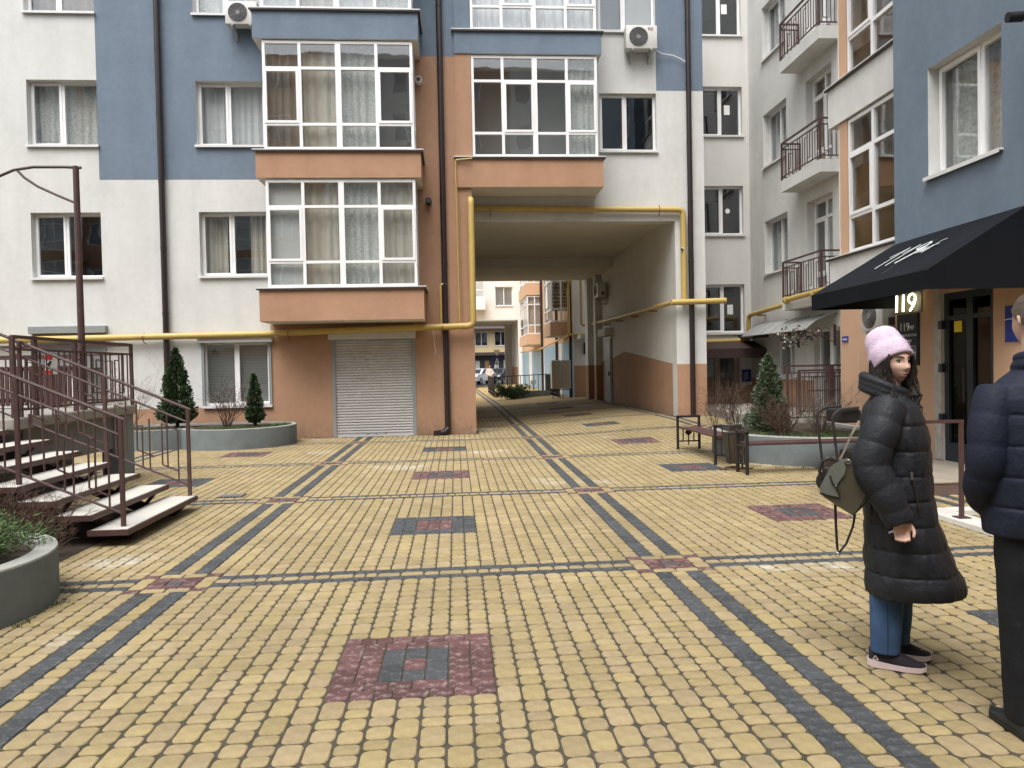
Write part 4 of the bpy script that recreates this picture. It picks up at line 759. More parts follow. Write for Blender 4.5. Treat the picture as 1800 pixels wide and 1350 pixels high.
# ---------------------------------------------------------------- what stands behind the photographer and shows in the window panes
S7 = root('opposite_building', (0, -14, 0), 'orange and white apartment block facing the court, seen only as reflections', 'building'); F8 = Fr((0, -14, 0), (-1, 0, 0), (0, 1, 0))
w8 = [(a, a + 1.6, z, z + 1.55, .15) for a in range(-18, 40, 4) for z in (.9, 3.95, 7.0, 10.05, 13.1, 16.15, 19.2)]
wall(S7, F8, -24, 42, 0, 21.5, w8, lambda a, h: (1 if int((a + 40) / 4) % 3 == 0 else 0) if h > 3 else 1, [WHITE, ORANGE], la=[-24 + 4 * k for k in range(17)], lh=(3.0,))
for w_ in w8: o = glazing(S7, F8, *w_[:4], [w_[0] + .75], [], -.15, .07, .06, ()); interior(o, F8, *w_[:4], -.2, -.6, ROOMD)
for a in (-12.6, -.6, 11.4, 23.4):
    for z in (2.7, 5.8, 8.9, 12.0, 15.1): s = MB(); s.box(a, a + 3.4, 0, 1.1, z, z + .65, 0, F8); s.build('bay_parapet', ORANGE, S7); glazing(S7, Fr((0, -12.95, 0), (-1, 0, 0), (0, 1, 0)), a + .1, a + 3.3, z + .66, z + 3.08, [a + .9, a + 1.7, a + 2.5], [z + 1.25, z + 2.4], 0, .07, .06, (), 'bay_window')
# ---------------------------------------------------------------- stairs and landing at the left
NT, RISE, RUN, SX, SY0, SY1 = 7, .141, .322, -3.24, 7.20, 9.02
t = root('outdoor_staircase', (-4.2, 8.1, 0), 'open steel staircase with pale stone treads and brown railings', 'staircase')
for k in range(NT):
    z = .165 + RISE * k; xc = SX - RUN * k
    s = MB(); s.cbox(xc - .165, xc + .165, SY0, SY1, z - .022, z, .006); tr = s.build('tread', TREAD, t)
    s = MB(); y0, y1 = SY0 - .03, SY1 + .03
    for bx in ((xc - .185, xc + .185, y0, SY0 - .002), (xc - .185, xc + .185, SY1 + .002, y1), (xc + .167, xc + .185, SY0, SY1), (xc - .185, xc - .167, SY0, SY1)): s.box(bx[0], bx[1], bx[2], bx[3], z - .055, z - .004)
    s.box(xc - .165, xc + .165, SY0, SY1, z - .05, z - .024); s.build('tread_frame', STEEL, tr)
    for y in (SY0 + .35, SY1 - .30): s = MB(); s.bar((xc + .14, y, z - .06), (xc + .02, y, max(.0, z - .2)), .018); s.build('tread_bracket', STEEL, tr)
for y in (SY0 + .35, SY1 - .30): s = MB(); s.slab([(SX + .05, y - .03, 0), (SX - .22, y - .03, 0), (SX - RUN * NT - .1, y - .03, RISE * NT - .1), (SX - RUN * NT - .1, y - .03, RISE * NT + .08)], (0, .06, 0)); s.build('stringer', BLACKM, t)
sl = RISE / RUN
for y, xp in ((SY0 + .12, -3.16), (SY1 + .02, -3.14)):
    def zt(x): return .165 + (xp - x) * sl
    xe = xp - 2.15
    for dz, r in ((1.02, .018), (.86, .013), (.12, .013)): s = MB(); s.tube([(xp + .03 if dz > 1 else xp, y, zt(xp + (.03 if dz > 1 else 0)) + dz), (xe, y, zt(xe) + dz)], r, 8); s.build('handrail' if dz > 1 else 'rail', STEEL, t, True)
    for q in (0, .93, 1.86): s = MB(); s.bar((xp - q, y, zt(xp - q) - .12 if q else .165), (xp - q, y, zt(xp - q) + 1.02), .018); s.build('post', STEEL, t)
    for b in range(2):
        x0 = xp - .93 * b
        for j, (q, lo, hi, lnk) in enumerate(((.12, .12, .72, 0), (.24, .24, .86, 0), (.30, .24, .72, 1), (.44, .12, .72, 0), (.52, .12, .60, 0), (.58, .30, .86, 1), (.70, .24, .86, 0), (.82, .12, .72, 1))):
            x = x0 - q; s = MB(); s.bar((x, y, zt(x) + lo), (x, y, zt(x) + hi), .007)
            if lnk: e = .18; s.bar((x, y, zt(x) + hi), (x + e, y, zt(x + e) + hi), .007); s.bar((x, y, zt(x) + lo), (x + e, y, zt(x + e) + lo), .007)
            s.build('baluster', STEEL, t)
# landing
LZ = 1.13
t = root('stair_landing', (-7, 10, 0), 'raised concrete landing at the head of the staircase', 'landing')
s = MB(); s.cbox(-11.5, -4.92, 8.75, 12.0, LZ - .13, LZ, .02); s.build('slab', CONCR, t); s = MB(); s.box(-11.5, -5.62, 6.6, 8.74, LZ - .13, LZ - .01); s.build('rear_slab', CONCR, t)
s = MB(); s.box(-5.5, -5.12, 8.9, 11.9, .50, LZ - .132); s.build('edge_beam', CONCB, t); s = MB(); s.box(-11.4, -5.75, 9.0, 11.7, 0, LZ - .132); s.build('base_wall', CONCB, t); s = MB(); s.cbox(-5.3, -4.98, 11.62, 12.0, 0, LZ - .132, .015); s.build('pillar', CONCB, t)
t = root('landing_railing', (-5, 10.4, LZ), 'brown bar railing round the landing above the stairs', 'railing')
railing(t, (-4.97, 8.85, LZ), (-4.97, 11.95, LZ), .92, 22); railing(t, (-4.97, 11.95, LZ), (-11.2, 11.95, LZ), .92, 44, post_ends=(0, 1)); railing(t, (-5.65, 9.2, LZ), (-11.2, 9.2, LZ), .92, 36, post_ends=(1, 0))
for y in (9.35, 10.3): s = MB(); s.bar((-5.0, y, LZ), (-5.0, y, LZ + .93), .025); s.build('post', STEEL, t)
t = root('slatted_panel', (-6.3, 11.6, LZ), 'brown vertical slat screen standing on the landing', 'screen')
for k in range(22): s = MB(); x = -7.15 + k * .068; s.box(x, x + .052, 11.55, 11.57, LZ + .04, LZ + .62); s.build('slat', WOOD, t)
for z in (.1, .55, .72): s = MB(); s.box(-7.2, -5.6, 11.575, 11.60, LZ + z, LZ + z + .05); s.build('cross_bar', STEEL, t)
for x in (-7.2, -5.62): s = MB(); s.bar((x, 11.6, LZ), (x, 11.6, LZ + .80), .022); s.build('post', STEEL, t)
t = root('warning_plate', (-4.93, 9.7, 1.6), 'small red and white warning plate on the landing railing', 'sign'); s = MB(); s.box(-4.935, -4.93, 9.62, 9.72, 1.62, 1.86); s.box(-5.02, -4.93, 9.615, 9.62, 1.62, 1.86); s.build('plate', PAPER, t); s = MB(); s.box(-5.02, -4.93, 9.608, 9.614, 1.80, 1.855); s.box(-5.02, -4.93, 9.608, 9.614, 1.625, 1.67); s.build('red_band', RED, t); s = MB(); s.bar((-5.0, 9.61, 1.69), (-4.95, 9.61, 1.78), .012); s.build('pictogram', BLACK, t)
# lamp post on the landing
t = root('lamp_post', (-5.05, 10.6, LZ), 'brown lamp post with curved arm standing on the landing', 'street lamp')
s = MB(); s.tube([(-5.05, 10.6, LZ), (-5.05, 10.6, 2.6), (-5.05, 10.6, 4.42)], [.047, .043, .038], 12); s.build('pole', STEEL, t, True)
s = MB(); s.tube([(-4.98, 10.6, 4.40), (-5.2, 10.6, 4.41), (-5.6, 10.6, 4.41), (-5.85, 10.6, 4.37), (-6.15, 10.6, 4.24)], .020, 8); s.build('arm', STEEL, t, True); s = MB(); s.tube([(-5.05, 10.6, 3.92), (-5.3, 10.6, 4.03), (-5.55, 10.6, 4.15), (-5.72, 10.6, 4.27), (-5.82, 10.6, 4.38)], .017, 8); s.build('brace', STEEL, t, True)
s = MB(); s.loft([[Vector((-6.15 - u * .4, 10.6 + .10 * k * math.cos(q), 4.235 - u * .1 + .055 * k * math.sin(q))) for q in np.linspace(0, 6.283, 13)[:-1]] for u, k in ((0, .5), (.15, .9), (.6, 1), (1, .6))]); s.build('lamp_head', PVCG, t, True)
# ---------------------------------------------------------------- planters
def blob_planter(name, poly, z1, label, wall_=.11, zs=-.05):
    n = len(poly); c = Vector((sum(p[0] for p in poly) / n, sum(p[1] for p in poly) / n, 0)); zg = ground(c.x, c.y) - .02
    t = root(name, (c.x, c.y, zg), label, 'planter'); inn = [(c.x + (x - c.x) * (1 - wall_ / math.hypot(x - c.x, y - c.y)), c.y + (y - c.y) * (1 - wall_ / math.hypot(x - c.x, y - c.y))) for x, y in poly]
    s = MB(); s.loft([[(x, y, zg) for x, y in poly], [(x, y, z1 - .012) for x, y in poly]], 0, False); s.build('wall', CONC, t, True)
    s = MB(); s.loft([[(x, y, z1 - .012) for x, y in poly], [(c.x + (x - c.x) * .996, c.y + (y - c.y) * .996, z1) for x, y in poly], [(x, y, z1) for x, y in inn], [(x, y, z1 + zs - .02) for x, y in inn]], 0, False); s.build('rim', RIM, t, True)
    s = MB(); rings = []
    for k in (1.0, .8, .55, .3, .05): rings.append([(c.x + (x - c.x) * k, c.y + (y - c.y) * k, z1 + zs + .05 * (1 - k) + .03 * mnoise.noise(Vector((x * 3 * k, y * 3 * k, 1)))) for x, y in inn])
    s.loft(rings, 0, False); s.build('soil', SOIL, t, True); return t
def circ(cx, cy, r, a0=0, a1=360, n=48): return [(cx + r * math.cos(math.radians(a0 + (a1 - a0) * i / n)), cy + r * math.sin(math.radians(a0 + (a1 - a0) * i / n))) for i in range(n if a1 - a0 == 360 else n + 1)]
blob_planter('round_planter', circ(-3.82, 5.30, .98), .37, 'round blue-grey planter with juniper at the lower left', .14)
two = circ(-4.80, 17.0, 1.22, -152, 70, 30) + circ(-6.55, 17.25, 1.15, 55, 325, 34)
two = [(x, min(y, 18.1)) for x, y in two]; blob_planter('lobed_planter', two, .43, 'two-lobed blue-grey planter along the white facade', .10)
big = [(min(x, 7.02), y) for x, y in circ(6.12, 12.42, 1.72)]; blob_planter('round_planter', big, .44, 'round blue-grey planter behind the benches at the right', .13)
# ---------------------------------------------------------------- plants
def leafcloud(fn, n, size, m, name, parent, flat=.35, up=0.0):
    s = MB()
    for _ in range(n):
        c, out = fn(); d = (out + Vector((random.gauss(0, .5), random.gauss(0, .5), random.gauss(0, .5) + up))).normalized(); x = d.orthogonal().normalized(); x = Matrix.Rotation(random.random() * 6.28, 3, d) @ x; r = size * random.uniform(.6, 1.35); q = d * r; wv = x * r * flat
        s.quad([c - wv * .4, c + q * .45 - wv, c + q, c + q * .5 + wv])
    return tag(s.build(name, m, parent), kind='stuff')
def cone_tree(x, y, z, h, r, m, label, n, size, lumps=9, droop=0., low=.06, name='cone_shrub', group=None):
    t = root(name, (x, y, z), label, 'shrub', group); s = MB(); s.tube([(x, y, z - .05), (x, y, z + h * .5), (x, y, z + h * .93)], [.045, .03, .008], 8); s.build('trunk', TRUNK, t, True)
    sd_ = random.random() * 50
    s = MB()
    for k in range(26):
        a = random.random() * 6.28; hh = random.uniform(.1, .85); rr = r * (1 - hh) ** .8 * .85; s.tube([(x, y, z + h * hh), (x + rr * .6 * math.cos(a), y + rr * .6 * math.sin(a), z + h * hh + .02), (x + rr * math.cos(a), y + rr * math.sin(a), z + h * hh + .06)], [.008, .006, .003], 4)
    s.build('branches', TRUNK, t)
    def fn():
        hh = low + (1 - low) * (1 - (1 - random.random()) ** .55) if random.random() < .55 else random.uniform(low, 1); a = random.random() * 6.283
        env = r * min(1, (1 - hh) ** .72 * 1.12) * min(1, .55 + (hh - low) * 5)
        nz_ = .80 + .48 * mnoise.noise(Vector((math.cos(a) * 2.2 + sd_, math.sin(a) * 2.2, hh * h * 5.5))) + .2 * mnoise.noise(Vector((math.cos(a) * 6, math.sin(a) * 6 + sd_, hh * h * 13)))
        k = env * nz_ * (1 - .55 * random.random() ** 2.2); return Vector((x + k * math.cos(a), y + k * math.sin(a), z + hh * h + random.gauss(0, .012))), Vector((math.cos(a), math.sin(a), .7 - droop))
    leafcloud(fn, n, size, m, 'crown', t); return t
cone_tree(-6.13, 17.0, .42, 1.72, .43, LEAF1, 'tall dark green cone-shaped arborvitae in the lobed planter', 9000, .055)
cone_tree(-4.46, 17.0, .42, 1.12, .22, LEAF1, 'small slim arborvitae right of the bare shrub in the lobed planter', 3200, .055)
cone_tree(5.33, 12.5, .40, 1.30, .36, LEAF2, 'grey-green dwarf spruce in the round planter behind the benches', 11000, .045, low=.0)
def bare_shrub(x, y, z, h, spread, n, label, m=BARK, r0=.007, lv=3, name='bare_shrub', rz=1.0):
    t = root(name, (x, y, z), label, 'shrub', 'leafless shrubs'); s = MB()
    def grow(p, d, L_, r, k):
        pts = [p]; q = p.copy(); dd = d.copy()
        for i in range(3): dd = (dd + Vector((random.gauss(0, .16), random.gauss(0, .16), random.gauss(.04, .1)))).normalized(); q = q + dd * L_ / 3; pts.append(q.copy())
        s.tube(pts, [r, r * .85, r * .7, r * .5], 3, cap=False)
        if k > 0:
            for _ in range(random.choice((2, 3, 3))):
                b = pts[random.choice((1, 2, 2, 3))]; ax = Vector((random.gauss(0, 1), random.gauss(0, 1), random.gauss(.3, .5))).normalized(); grow(b, (dd * .75 + ax * .75).normalized(), L_ * random.uniform(.45, .75), r * .6, k - 1)
    for _ in range(n):
        a = random.random() * 6.283; tilt = random.uniform(.05, spread); d = Vector((math.cos(a) * tilt, math.sin(a) * tilt, rz)).normalized(); grow(Vector((x + math.cos(a) * .05, y + math.sin(a) * .05, z - .03)), d, h * random.uniform(.5, .75), r0, lv)
    tag(s.build('twigs', m, t), kind='stuff'); return t
bare_shrub(-5.05, 16.9, .42, .95, .85, 26, 'bare brown shrub between the two arborvitae of the lobed planter')
bare_shrub(-7.0, 16.6, .42, 1.25, .7, 22, 'pale bare shrub beside the landing pillar', BARKG, .006)
bare_shrub(-3.72, 6.78, .02, .55, 1.3, 44, 'tangled dark bare shrub under the stairs', BARK, .006, 3)
bare_shrub(-4.15, 6.95, .02, .62, 1.2, 40, 'second tangled bare shrub at the left edge under the stairs', BARK, .006, 3)
bare_shrub(5.25, 11.75, .42, .62, .95, 40, 'bare brown shrub in front of the dwarf spruce', BARK, .0055)
bare_shrub(4.88, 12.9, .42, .85, .8, 26, 'bare reddish shrub left of the dwarf spruce', BARK, .006)
bare_shrub(5.95, 11.9, .42, .7, .95, 40, 'bare twiggy shrub right of the dwarf spruce', BARKG, .0055)
bare_shrub(4.75, 13.6, .42, .62, .7, 12, 'thin bare shrub with few leaves by the passage pier', BARK, .005)
def juniper(x, y, z, r, h, n, size, label, m=LEAF3, ry=None):
    t = root('juniper', (x, y, z), label, 'shrub'); ry = ry or r; s = MB()
    arms = []
    for k in range(80):
        a = random.random() * 6.283; L_ = random.uniform(.25, 1.05); e = Vector((x + r * L_ * math.cos(a), y + ry * L_ * math.sin(a), z + h * random.uniform(.15, 1.0))); p = Vector((x, y, z)); mid = p.lerp(e, .5) + Vector((0, 0, h * .25)); arms.append((p, mid, e)); s.tube([p, mid, e], [.016, .010, .004], 5)
    s.build('branches', TRUNK, t)
    def fn():
        p, mid, e = random.choice(arms); u = random.random() ** .6; q = p * (1 - u) ** 2 + mid * 2 * u * (1 - u) + e * u * u; o = (e - p).normalized(); w_ = .10 * r * (1.2 - .5 * u); return q + Vector((random.gauss(0, w_), random.gauss(0, w_), random.gauss(0, w_ * .6))), (o + Vector((0, 0, .35))).normalized()
    leafcloud(fn, n, size, m, 'needles', t, .085); return t
juniper(-3.84, 5.32, .33, .88, .25, 52000, .045, 'spreading green juniper in the round planter at the lower left')
juniper(2.55, 35.4, .12, 1.0, .62, 3500, .15, 'dark juniper spilling from the planter of the far court', LEAF1, .7)
def tufts(name, pts, label, n=40, h=.09):
    s = MB()
    for (x, y, z, r) in pts:
        for _ in range(n):
            a = random.random() * 6.28; q = r * math.sqrt(random.random()); c = Vector((x + q * math.cos(a), y + q * math.sin(a), z)); d = Vector((random.gauss(0, .4), random.gauss(0, .4), 1)).normalized() * h * random.uniform(.5, 1.3); w_ = Vector((math.cos(a * 3), math.sin(a * 3), 0)) * .004; s.quad([c - w_, c + w_, c + d])
    return tag(s.build(name, GRASS), label, 'grass', None, 'stuff')
tufts('planter_grass', [(5.1, 12.0, .40, .5), (5.7, 11.4, .40, .5), (6.3, 11.5, .4, .5)], 'short green grass in the right planter', 700, .07)
tufts('planter_grass', [(-4.4, 16.6, .4, .6), (-5.1, 16.4, .4, .5), (-6.6, 16.6, .40, .7), (-3.95, 17.1, .4, .3)], 'moss and short grass in the lobed planter', 600, .06)
tufts('joint_weeds', [(-2.88, 5.75, 0, .10), (-2.80, 5.45, 0, .06), (-2.83, 5.0, 0, .08), (4.5, 11.1, .0, .1), (5.2, 10.75, .0, .15), (4.8, 10.9, 0, .12), (-3.9, 16.2, 0, .1)], 'tiny weeds in the joints at the feet of the planters', 30, .035)

s = MB(); s.quad([(-9, 6.3, .004), (-3.42, 6.3, .004), (-3.42, 9.1, .004), (-9, 9.1, .004)]); tag(s.build('dark_ground_sheet', SOIL, base=(0, 0, 0)), kind='structure')  # flat dark sheet on the ground under the stairs
# ---------------------------------------------------------------- benches, bin, porch railing
def end_frame(t, x, y, along, w=.40, diamond=True):
    """square-bar end frame with low arm, three thin bars and a diamond; `along` is the direction of its width"""
    d = Vector(along); z0 = ground(x, y); p = Vector((x, y, z0)); q = p + d * w; up = Vector((0, 0, 1))
    for e in (p, q): s = MB(); s.bar(e, e + up * .60, .02); s.build('leg', BLACKM, t)
    s = MB(); s.bar(p - d * .02 + up * .60, q + d * .02 + up * .60, .02); s.build('arm_bar', BLACKM, t)
    s = MB(); s.bar(p + up * .15, q + up * .15, .012); s.build('cross_bar', BLACKM, t); s = MB(); s.bar(p + up * .40, q + up * .40, .014); s.build('cross_bar', BLACKM, t)
    for k in (.25, .5, .75): c = p + d * w * k; s = MB(); s.bar(c + up * (.08 if k == .5 else .15), c + up * .40, .009); s.build('thin_bar', BLACKM, t)
    c = p + d * w * .5 + up * .31; n = d.cross(up); s = MB(); s.slab([c + d * .07 - n * .008, c + up * .07 - n * .008, c - d * .07 - n * .008, c - up * .07 - n * .008], n * .016); s.build('diamond', BLACKM, t)
t = root('bench', (4.22, 12.45, 0), 'slatted dark red bench reaching back towards the passage', 'bench', 'benches by the right planter')
end_frame(t, 4.02, 13.45, (1, 0, 0)); end_frame(t, 4.02, 11.46, (1, 0, 0))
for k in range(4): x = 4.045 + k * .093; s = MB(); s.cbox(x, x + .078, 11.48, 13.43, .415 + .0, .445, .006); s.build('plank', WOOD, t)
t = root('bench', (5.0, 10.45, 0), 'dark red bench along the front of the right planter, behind the woman', 'bench', 'benches by the right planter')
end_frame(t, 4.07, 10.30, (0, 1, 0), .36); end_frame(t, 6.05, 10.30, (0, 1, 0), .36)
for k in range(4): y = 10.31 + k * .088; s = MB(); s.cbox(4.09, 6.03, y, y + .074, .415, .447, .006); s.build('plank', WOOD, t)
t = root('litter_bin', (4.2, 11.0, 0), 'dark tapered litter bin with worn brown side between the benches', 'litter bin')
z0 = .09
s = MB(); s.loft([[(4.12 + a * .135, 10.95 + b * .135, z0) for a, b in ((-.6, -.6), (.6, -.6), (.6, .6), (-.6, .6))], [(4.12 + a * .135, 10.95 + b * .135, .55) for a, b in ((-1, -1), (1, -1), (1, 1), (-1, 1))]]); s.build('body', [BLACKM], t)
s = MB(); s.slab([(4.05, 10.862, .10), (4.12, 10.862, .10), (4.12, 10.808, .53), (4.0, 10.808, .53)], (0, -.006, 0)); s.build('worn_panel', mat('rusty_brown', (.07, .055, .036), .8, .2, 8), t); s = MB(); s.tube([(3.95, 10.95, .55), (3.95, 10.95, .62), (4.12, 10.95, .65), (4.28, 10.95, .62), (4.28, 10.95, .55)], .01, 6); s.build('handle', BLACKM, t)
s = MB(); s.tube(arc((4.05, 10.85, .03), .10, 0, 330, 12, 'xy'), .014, 6); s.tube(arc((4.22, 10.9, .03), .09, 90, 380, 12, 'xy'), .014, 6); s.tube([(3.85, 10.8, .025), (4.35, 10.78, .025)], .012, 6); s.build('scroll_foot', mat('rusty_iron', (.09, .05, .03), .7, .2, 10), t)
t = root('porch_platform', (8, 17, 0), 'low porch in front of the white shop behind the right planter', 'porch'); s = MB(); s.box(6.55, 8.95, 14.5, 21.1, .02, .40); s.build('slab', CONCR, t)
t = root('porch_railing', (7.6, 14.6, .4), 'brown bar railing in front of the shop porch, behind the dwarf spruce', 'railing')
railing(t, (6.6, 14.55, .38), (8.92, 14.55, .38), 1.12, 26); s = MB(); s.bar((7.5, 14.55, .38), (7.5, 14.55, 1.52), .045); s.build('post', STEEL, t); railing(t, (7.7, 16.4, .38), (8.9, 16.4, .38), 1.0, 12, post_ends=(1, 0))
s = MB(); s.bar((7.0, 14.5, 1.0), (8.9, 14.5, 1.02), .012); s.build('rail', STEEL, t)
# step, handrail and tiled kerb at the entrance
t = root('entrance_step', (6.2, 9.3, 0), 'broad low step with beige tiles before the glass door', 'step')
s = MB(); s.box(5.50, 6.79, 8.32, 10.9, 0, .135); s.build('riser', STEPS, t)
for i in range(5):
    for j in range(8): s = MB(); s.cbox(5.49 + i * .26, 5.49 + (i + 1) * .26 - .004, 8.31 + j * .325, 8.31 + (j + 1) * .325 - .004, .137, .158, .003); s.build('tile', TILEB, t)
t = root('handrail', (4.6, 6.87, 0), 'brown square-tube handrail behind the woman', 'handrail')
for x in (4.36, 4.83): s = MB(); s.bar((x, 6.87, .0), (x, 6.87, .97), .017); s.build('post', STEEL, t); s = MB(); s.box(x - .06, x + .06, 6.81, 6.93, .056, .064); s.build('foot_plate', STEEL, t)
s = MB(); s.bar((4.34, 6.87, .99), (4.85, 6.87, .985), .015); s.build('top_bar', STEEL, t)
t = root('tiled_kerb', (5.4, 6.8, 0), 'white tiled kerb with beige block at the foot of the handrail', 'kerb')
for k in range(8): s = MB(); s.cbox(4.72, 4.98, 5.30 + k * .26, 5.30 + (k + 1) * .26 - .004, 0.0, .055, .004); s.build('tile', TILEW, t)
for k in range(6): s = MB(); s.cbox(4.985 + k * .29, 4.985 + (k + 1) * .29 - .004, 7.20, 7.38, 0, .055, .004); s.build('tile', TILEW, t)
s = MB(); s.box(5.25, 6.7, 6.1, 7.02, 0, .20); s.build('block', TILEB, t); s = MB(); s.box(5.22, 6.7, 6.98, 7.08, .202, .222); s.build('block_edge', TILEW, t)
# pushchair half hidden behind the woman
t = root('pushchair', (5.1, 8.6, 0), 'black pushchair with red seat, half hidden behind the woman', 'pushchair')
s = MB(); s.tube(bend([(3.80, 8.3, .22), (3.72, 8.3, .95), (3.80, 8.3, 1.02), (4.05, 8.32, 1.04)], .06), .016, 8); s.build('handle_frame', BLACKM, t, True); s = MB(); s.tube(bend([(3.82, 8.72, .22), (3.74, 8.72, .95), (3.82, 8.72, 1.02), (4.05, 8.72, 1.04)], .06), .016, 8); s.build('handle_frame', BLACKM, t, True)
s = MB(); s.cbox(3.84, 4.10, 8.34, 8.70, .86, 1.02, .03); s.build('bag', BLACK, t); s = MB(); s.tube(bend([(4.55, 8.3, .25), (4.75, 8.3, 1.00), (4.62, 8.3, 1.10), (4.45, 8.3, 1.02)], .08), .022, 8); s.build('seat_frame', BLACKM, t, True); s = MB(); s.slab([(4.40, 8.32, .55), (4.62, 8.32, .55), (4.70, 8.32, .98), (4.58, 8.32, 1.04), (4.46, 8.32, .98)], (0, .38, 0)); s.build('seat', RED, t); s = MB(); s.cbox(4.0, 4.6, 8.32, 8.70, .40, .52, .03); s.build('base', BLACK, t)
for x, y in ((3.86, 8.3), (3.86, 8.72), (4.6, 8.3), (4.6, 8.72)): s = MB(); s.tube([(x, y - .02, .13), (x, y + .02, .13)], .13, 18); s.build('wheel', TYRE, t, True)
t.location.x += .62; t.location.y += .1
s = MB(); s.tube([(7.05, 12.7, 1.75), (6.98, 12.6, 1.35), (6.95, 12.45, 1.0), (6.9, 12.4, .8)], .005, 6); tag(s.build('cable', TILEB, None, True), 'thin pale cable hanging down the peach wall', 'cable')
# ---------------------------------------------------------------- people
SKIN = mat('skin', (.56, .36, .275), .5, .06, 18, .1, 300, spec=.4); LIP = mat('lip', (.36, .175, .15), .4); EYEW = mat('eye_white', (.42, .39, .36), .5, spec=.2); IRIS = mat('iris', (.012, .008, .006), .7, spec=.05); HAIRD = mat('dark_hair', (.013, .008, .006), .55, .35, 40, spec=.25); BROW = mat('eyebrow', (.03, .018, .013), .8)
COAT = mat('black_down_coat', (.0135, .015, .019), .62, .14, 7, .55, 34, spec=.32); COATZ = mat('zip_metal', (.3, .3, .3), .35, metal=.8); HAT = mat('pink_mohair_hat', (.68, .545, .67), .95, .06, 25, .8, 160, spec=.1)
JEAN = mat('blue_denim', (.035, .075, .155), .9, .25, 9, .3, 300, dirt=((.10, .17, .28), 5, .5, .8, .45)); SHOE = mat('dark_knit_shoe', (.018, .014, .022), .8, .15, 20, .4, 400); SOLE = mat('pale_pink_sole', (.58, .47, .46), .6, .06, 10); CORAL = mat('coral_trim', (.7, .09, .08), .6)
BAGM = mat('olive_leather', (.06, .053, .034), .33, .10, 6, .12, 90, spec=.55); BAGF = mat('grey_suede', (.105, .11, .095), .6, .08, 8); STRAP = mat('strap_dark', (.022, .017, .016), .4); TAN = mat('strap_tan', (.17, .135, .10), .55)
NAVYJ = mat('navy_jacket', (.0085, .012, .026), .7, .12, 8, .3, 60, spec=.3); TROU = mat('black_trousers', (.006, .0068, .009), .85, .2, 8, .3, 200); HAIRM = mat('short_brown_hair', (.085, .062, .045), .7, .35, 90, .6, 220); LEATH = mat('black_leather_shoe', (.02, .024, .026), .4)
class Loc:
    """a figure's own axes: f forward, l to its left, z up"""
    def __init__(s, x, y, ang, z=0): s.o = Vector((x, y, z)); a = math.radians(ang); s.f = Vector((math.cos(a), math.sin(a), 0)); s.l = Vector((-math.sin(a), math.cos(a), 0))
    def p(s, f, l, z): return s.o + s.f * f + s.l * l + Vector((0, 0, z))
def fuse(name, mb, m, parent, voxel=.006, it=4, fac=.5):
    """weld overlapping volumes into one continuous surface"""
    me = bpy.data.meshes.new('tmp'); b = BASE[parent]; me.from_pydata((np.array([tuple(v) for v in mb.v]) - np.array(b)).tolist(), [], mb.f); o = bpy.data.objects.new('tmp', me); COL.objects.link(o)
    bm = bmesh.new(); bm.from_mesh(me); bmesh.ops.recalc_face_normals(bm, faces=bm.faces[:]); bm.to_mesh(me); bm.free()
    r = o.modifiers.new('r', 'REMESH'); r.mode = 'VOXEL'; r.voxel_size = voxel; r.use_smooth_shade = True
    if it: q = o.modifiers.new('s', 'SMOOTH'); q.factor = fac; q.iterations = it
    dg = bpy.context.evaluated_depsgraph_get(); out = bpy.data.meshes.new_from_object(o.evaluated_get(dg)); bpy.data.objects.remove(o); out.name = name
    out.materials.clear(); out.materials.append(m); out.polygons.foreach_set('use_smooth', [True] * len(out.polygons)); ob = bpy.data.objects.new(name, out); COL.objects.link(ob); ob.parent = parent; BASE[ob] = b; return ob
def head_pt(th, ph, k=1.0, off=0.0, fem=True):
    d = Vector((math.sin(th) * math.cos(ph), math.sin(th) * math.sin(ph), math.cos(th))); ax, ay, az = .097 + off, .075 + off, .116 + off
    x, y, z = ax * d.x, ay * d.y, az * d.z
    if d.x > 0:
        cz = abs(d.z); e_ = 3.4 if d.z < 0 else 2.5; sn = max(math.sin(th), .05); x *= math.sqrt(max(0, 1 - cz ** e_)) / sn if sn > .06 else 1
    if z < 0: t = -z / az; y *= 1 - .24 * t * t; x = x * (1 - .03 * t) if x > 0 else x * (1 - .38 * t)
    if x < 0 and z > 0: x *= 1.04
    if off == 0 and d.x > 0:
        G = lambda y0, z0, sy, sz: math.exp(-((y - y0) / sy) ** 2 - ((z - z0) / sz) ** 2)
        x += .013 * G(0, .002, .010, .022) + .027 * G(0, -.026, .0125, .016) + .008 * G(.014, -.034, .008, .009) + .008 * G(-.014, -.034, .008, .009) + .005 * G(0, .030, .05, .012)
        for s_ in (-1, 1): x += -.013 * G(s_ * .031, .006, .016, .013) + .006 * G(s_ * .045, -.026, .022, .02)
        x += .008 * G(0, -.060, .022, .0065) + .007 * G(0, -.074, .018, .006) - .005 * G(0, -.067, .022, .003) - .005 * G(0, -.086, .025, .007) + .010 * G(0, -.100, .022, .013)
    return Vector((x, y, z)) * k
def face_x(y, z, k):
    """front of the face at local height z and side y"""
    b = None
    for th in np.linspace(.6, 2.6, 70):
        for ph in np.linspace(-1.2, 1.2, 49):
            q = head_pt(th, ph, k); e = (q.y - y * k) ** 2 + (q.z - z * k) ** 2
            if b is None or e < b[0]: b = (e, q.x)
    return b[1]
